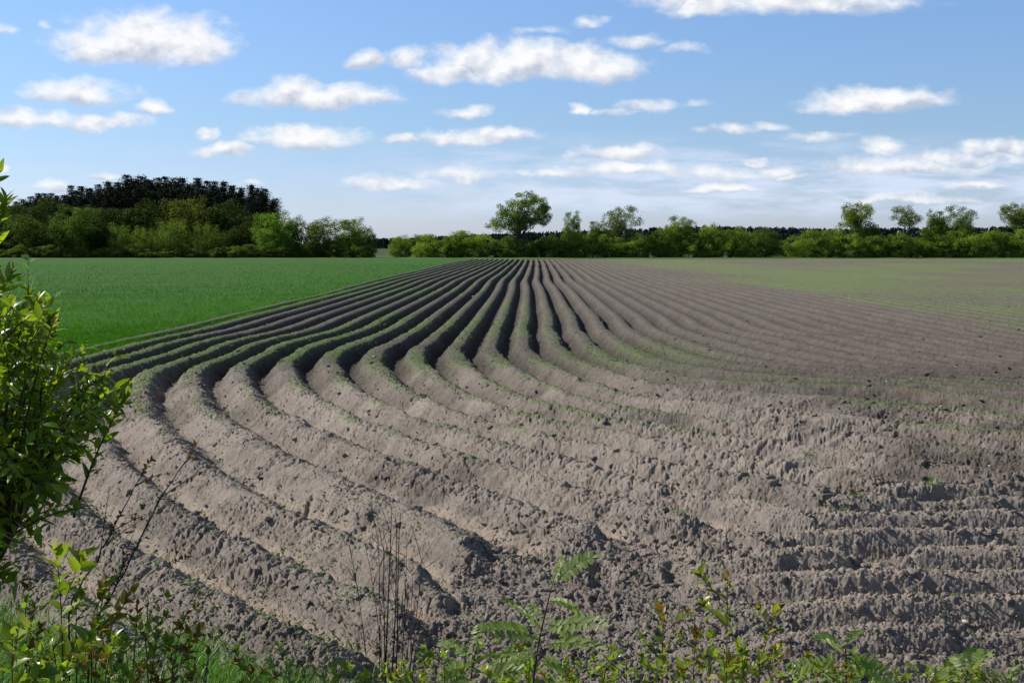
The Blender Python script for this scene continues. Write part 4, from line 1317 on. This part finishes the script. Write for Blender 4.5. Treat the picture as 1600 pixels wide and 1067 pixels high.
# clump of dry stalks with branching tops
r = rs(905)
st = MB(); fine = MB()
gx, gy_ = at(590, 1067, 5.2)[0], 5.2
G = np.array((gx, gy_, gz(gx, gy_) - .03))
for (bx, tx, ty, rr) in [(600, 612, 795, .0036), (615, 618, 800, .0034), (633, 626, 800, .0034), (608, 600, 830, .003), (640, 662, 850, .0024), (628, 636, 840, .0024), (590, 545, 850, .002), (600, 590, 815, .0024), (632, 645, 870, .002), (606, 570, 850, .0022)]:
    B_ = at(bx, 1060, 5.2 + .15 * r.randn()); T = at(tx, ty, 5.2 + .25 * r.randn())
    pts = bez(G + .04 * r.randn(3), B_ + (0, 0, -.1), B_ + (T - B_) * .5 + .015 * r.randn(3), T, 12)
    st.tube(pts, np.linspace(rr * 1.5, rr * .3, 12), 5)
    for s in range(6):
        j = r.randint(6, 11)
        d = np.array((.55 * r.randn(), .4 * r.randn(), 1.0)); e = pts[j] + unit(d) * (.06 + .13 * r.rand())
        fine.tube([pts[j], (pts[j] + e) / 2 + .006 * r.randn(3), e], [.0016, .0013, .0008], 3)
n = 130
az = r.rand(n) * 6.28
P = G + np.stack([.10 * r.randn(n), .10 * r.randn(n), 0 * az], -1)
D = np.stack([.16 * r.randn(n) - .02, .2 * r.randn(n), np.ones(n)], -1)
N = np.stack([np.cos(az), np.sin(az), 0 * az], -1)
Hh = at(590, 940, 5.2)[2] - G[2]
rush = MB()
Vb, Pb, k = blade_batch(P, D, N, Hh * (.50 + .55 * r.rand(n)), .0038, .10 + .25 * r.rand(n))
rush.add(Vb, Pb, np.repeat(r.rand(n) * .6, k))
M_RUSH = leaf_material('dark_rush', (.028, .030, .016), (.085, .075, .04), .1, (1, 1, .7), .7, .1)
finish_plant('dry_stalk_clump', tuple(G), 'clump of thin dark dry stalks with branching tops in the lower middle', 'dry plant', None,
             [('stalks', st, M_DEADT, True), ('fine_twigs', fine, M_DEADT, True), ('dead_blades', rush, M_RUSH, False)])


# rowan-like saplings with feathered leaves
def pinnate(mbs, mbl, base, tip, r, npair, L, W, droop=.05, tone=.5, side=None):
    base = np.asarray(base, float); tip = np.asarray(tip, float)
    ax = tip - base
    pts = bez(base, base + ax * .35 + (0, 0, droop), base + ax * .7 + (0, 0, droop), tip, 9)
    mbs.tube(pts, np.linspace(.0018, .0008, 9), 4)
    t = np.linspace(.22, .95, npair); g = t * 7.999; i = g.astype(int); f = (g - i)[:, None]
    P = pts[i] * (1 - f) + pts[i + 1] * f; T = unit(pts[i + 1] - pts[i])
    nrm = np.array((0, -.35, 1.0)) if side is None else np.asarray(side, float)
    S = unit(np.cross(T, nrm))
    sz = np.sin(np.clip(t * 2.7 + .25, 0, 3.1)) * .45 + .6
    for sg in (-1, 1):
        D = S * sg + T * .45 + .09 * r.randn(npair, 3)
        Vc, Pc, k = leaf_batch(P, D, nrm + .16 * r.randn(npair, 3), L * sz, W * sz, T_LANCE, .22, .12)
        mbl.add(Vc, Pc, np.repeat(np.clip(tone + .2 * r.randn(npair), 0, 1), k))
    Vc, Pc, k = leaf_batch(pts[-1:], T[-1:], nrm[None], [L], [W], T_LANCE, .2, .1)
    mbl.add(Vc, Pc, np.repeat(tone, k * 1))


def rowan(label, stem_px, fronds, dist, seed, L=.043, W=.0165, redstem=True, name='rowan_sapling'):
    r = rs(seed)
    st = MB(); fr = []
    P = [at(px, py, dist) for (px, py) in stem_px]
    g = np.array((P[0][0], dist, gz(P[0][0], dist) - .03))
    seq = np.array([g] + P)
    pts = np.concatenate([np.linspace(a, b, 5, endpoint=False) for a, b in zip(seq[:-1], seq[1:])] + [seq[-1:]])
    pts[1:-1] = (pts[:-2] + pts[1:-1] + pts[2:]) / 3
    st.tube(pts, np.linspace(.0045, .0018, len(pts)), 6)
    for (x0, y0, x1, y1, np_, s) in fronds:
        a = at(x0, y0, dist + .04 * r.randn()); b_ = at(x1, y1, dist + .22 * r.randn())
        lf = MB()
        pinnate(lf, lf, a, b_, r, np_, L * s, W * s, .02, .5 + .2 * r.randn(), side=np.array((.25 * r.randn(), -.75 + .25 * r.randn(), .8)))
        fr.append(lf)
    root = finish_plant(name, tuple(g), label, 'sapling', 'rowan saplings on the verge', [('stem', st, M_TWIG, True)])
    for lf in fr:
        localise(tuple(g), lf)
        link('feathered_leaf', lf.mesh('feathered_leaf', M_ROWAN), root)
    return root


rowan('tallest rowan sapling with feathered leaves in the bottom centre', [(832, 1067), (842, 1000), (855, 945), (862, 915)],
      [(862, 915, 925, 870, 9, .85), (862, 918, 880, 872, 6, .6), (856, 940, 905, 955, 7, .75), (848, 985, 940, 975, 8, .95), (848, 985, 790, 940, 7, .9), (845, 1000, 760, 985, 8, 1.0), (845, 1010, 935, 1010, 9, .95),
       (842, 1020, 800, 1060, 7, 1.0), (838, 1030, 905, 1062, 8, 1.0), (836, 1040, 770, 1040, 7, 1.0), (850, 975, 905, 1000, 6, .9), (846, 990, 825, 945, 6, .8), (838, 1050, 880, 1085, 7, 1.0)], 4.4, 31)
rowan('bushy rowan sapling left of the tallest one', [(735, 1067), (740, 1030), (745, 1010)],
      [(742, 1035, 690, 1000, 7, .8), (742, 1035, 800, 1025, 7, .9), (740, 1045, 690, 1055, 7, .9), (740, 1050, 790, 1068, 7, 1.0), (744, 1015, 748, 975, 6, .7), (740, 1060, 715, 1090, 6, .9)], 4.5, 32)
rowan('small rowan sapling with three upright leaves in the bottom right', [(1322, 1067), (1322, 1030), (1321, 1010)],
      [(1321, 1012, 1345, 985, 6, .6), (1321, 1020, 1280, 997, 5, .9), (1322, 1035, 1390, 1062, 8, 1.0), (1322, 1035, 1245, 1045, 8, 1.0), (1322, 1045, 1340, 1075, 6, 1.0), (1322, 1045, 1290, 1075, 6, 1.0), (1322, 1040, 1375, 1040, 7, .9)], 4.4, 33)
rowan('young rowan sapling with upright bright leaf near the bottom right corner', [(1508, 1067), (1514, 1040)],
      [(1512, 1050, 1527, 1014, 7, .8), (1512, 1052, 1545, 1025, 6, .8), (1510, 1060, 1450, 1052, 7, .9), (1510, 1060, 1580, 1062, 7, .9), (1511, 1056, 1490, 1025, 6, .7)], 4.4, 34)

sapling('bronze_sapling', 'slender sapling with yellow-green and bronze leaves left of the tall bronze one', (1040, 1067), (1034, 950), 4.5, .060, .032, 11, M_YOUNG, 41, side=3, stem_mat=M_REDST, t0=.45, second=M_BRONZE, sidelen=.10)
sapling('bronze_sapling', 'tallest bronze-leaved sapling in front of the level ridges', (1132, 1067), (1136, 888), 4.5, .058, .031, 17, M_YOUNG, 42, side=5, stem_mat=M_REDST, t0=.4, second=M_BRONZE, sidelen=.14)
sapling('bronze_sapling', 'bronze sapling arching right with leaves bunched at its tip', (1150, 1067), (1222, 935), 4.6, .058, .030, 10, M_YOUNG, 43, side=3, stem_mat=M_REDST, t0=.55, second=M_BRONZE, sidelen=.10)
sapling('bronze_sapling', 'short red-stemmed sapling between two taller bronze ones', (1085, 1067), (1090, 985), 4.5, .052, .028, 10, M_YOUNG, 44, side=3, stem_mat=M_REDST, t0=.5, second=M_BRONZE, sidelen=.10)
sapling('bronze_sapling', 'short reddish shoot right of the arching bronze sapling', (1205, 1067), (1208, 1020), 4.5, .034, .016, 9, M_BRONZE, 45, side=2, stem_mat=M_REDST, t0=.6, sidelen=.07)
sapling('green_sapling', 'low pale green sapling between the dry stalks and the rowans', (705, 1067), (700, 1030), 4.6, .036, .022, 9, M_YOUNG, 46, side=3, t0=.6, tone=.2, sidelen=.08)
sapling('green_sapling', 'small fresh green leafy stem beside the tallest rowan', (930, 1067), (962, 1010), 4.6, .036, .022, 10, M_YOUNG, 47, side=3, t0=.6, tone=.2, sidelen=.09)
sapling('green_sapling', 'low green leafy stem at the bottom between rowan and bronze saplings', (985, 1067), (980, 1035), 4.5, .040, .024, 10, M_YOUNG, 48, side=3, t0=.6, tone=.1, sidelen=.09)
sapling('green_sapling', 'low green leaves at the bottom edge beside the short reddish shoot', (1160, 1067), (1165, 1030), 4.4, .046, .026, 10, M_YOUNG, 49, side=3, t0=.6, tone=.1, sidelen=.10)
sapling('green_sapling', 'low green leaves in the very bottom right corner', (1580, 1067), (1590, 1040), 4.4, .046, .026, 8, M_ROWAN, 50, side=3, t0=.6, tone=.3, sidelen=.10)

LOW = [(690, 1012), (722, 1000), (765, 1020), (800, 1000), (820, 1040), (905, 1030), (940, 1045), (1035, 1000), (1150, 1030), (1300, 1040), (1360, 1048), (1500, 1050), (390, 1040), (450, 1035), (520, 1045), (655, 1050), (770, 1062), (885, 1058), (1018, 1040), (1062, 1035), (1108, 1010), (1128, 1045), (1180, 1010), (1240, 1055), (1270, 1030), (1405, 1058), (1445, 1040), (1470, 1060), (1545, 1055), (620, 1060), (560, 1055)]
for i, (px, py) in enumerate(sorted(LOW)):
    sapling('verge_seedling', 'low leafy seedling along the bottom edge, %s from the left of its kind' % nth(i), (px, 1090), (px + 6, py), 4.3 + .3 * (i % 3), .040, .023, 15, [M_YOUNG, M_ROWAN, M_YOUNG][i % 3], 400 + i,
            side=6, t0=.5, tone=.45, sidelen=.10, cat='seedling', group='leafy seedlings along the verge', stem_r=.003, second=M_BRONZE if i % 4 == 0 else None)

# verge grass, lower left
r = rs(907)
mb = MB(); md = MB()
n = 34000
xg = -4.6 + 5.0 * r.rand(n); yg = 4.6 + (bank_edge(xg) - 4.5 + .15) * r.rand(n) ** .8
thin = ss(xg, .35, -.55)
ok = r.rand(n) < (.15 + .85 * thin) * (.35 + .65 * ss(fbm(xg * 2.2, yg * 2.2, 2, 241), .35, .6))
xg, yg = xg[ok], yg[ok]; n = len(xg)
zg = bank_h(xg, yg) - .01
az = r.rand(n) * 6.283
D = np.stack([.3 * r.randn(n) + .08, .3 * r.randn(n), np.ones(n)], -1)
N = np.stack([np.cos(az), np.sin(az), 0 * az], -1)
L = (.14 + .24 * r.rand(n)) * (.4 + .6 * ss(xg, .3, -.9))
Vb, Pb, k = blade_batch(np.stack([xg, yg, zg], -1), D, N, L, .0045 + .004 * r.rand(n), .2 + .8 * r.rand(n))
mb.add(Vb, Pb, np.repeat(r.rand(n), k))
tag(link('verge_grass', mb.mesh('verge_grass', M_GRASS)), 'long green grass on the bank along the bottom left', 'grass', kind='stuff')
n2 = 1500
ii = r.randint(0, n, n2)
Vb, Pb, k = blade_batch(np.stack([xg[ii], yg[ii], zg[ii]], -1) + .03 * r.randn(n2, 3) * (1, 1, 0), D[ii] + .4 * r.randn(n2, 3), N[ii], .12 + .2 * r.rand(n2), .003, .3 + .8 * r.rand(n2))
md.add(Vb, Pb, np.repeat(r.rand(n2), k))
tag(link('dead_grass', md.mesh('dead_grass', M_DRYGR)), 'straw coloured dead grass among the green verge grass', 'dead grass', kind='stuff')
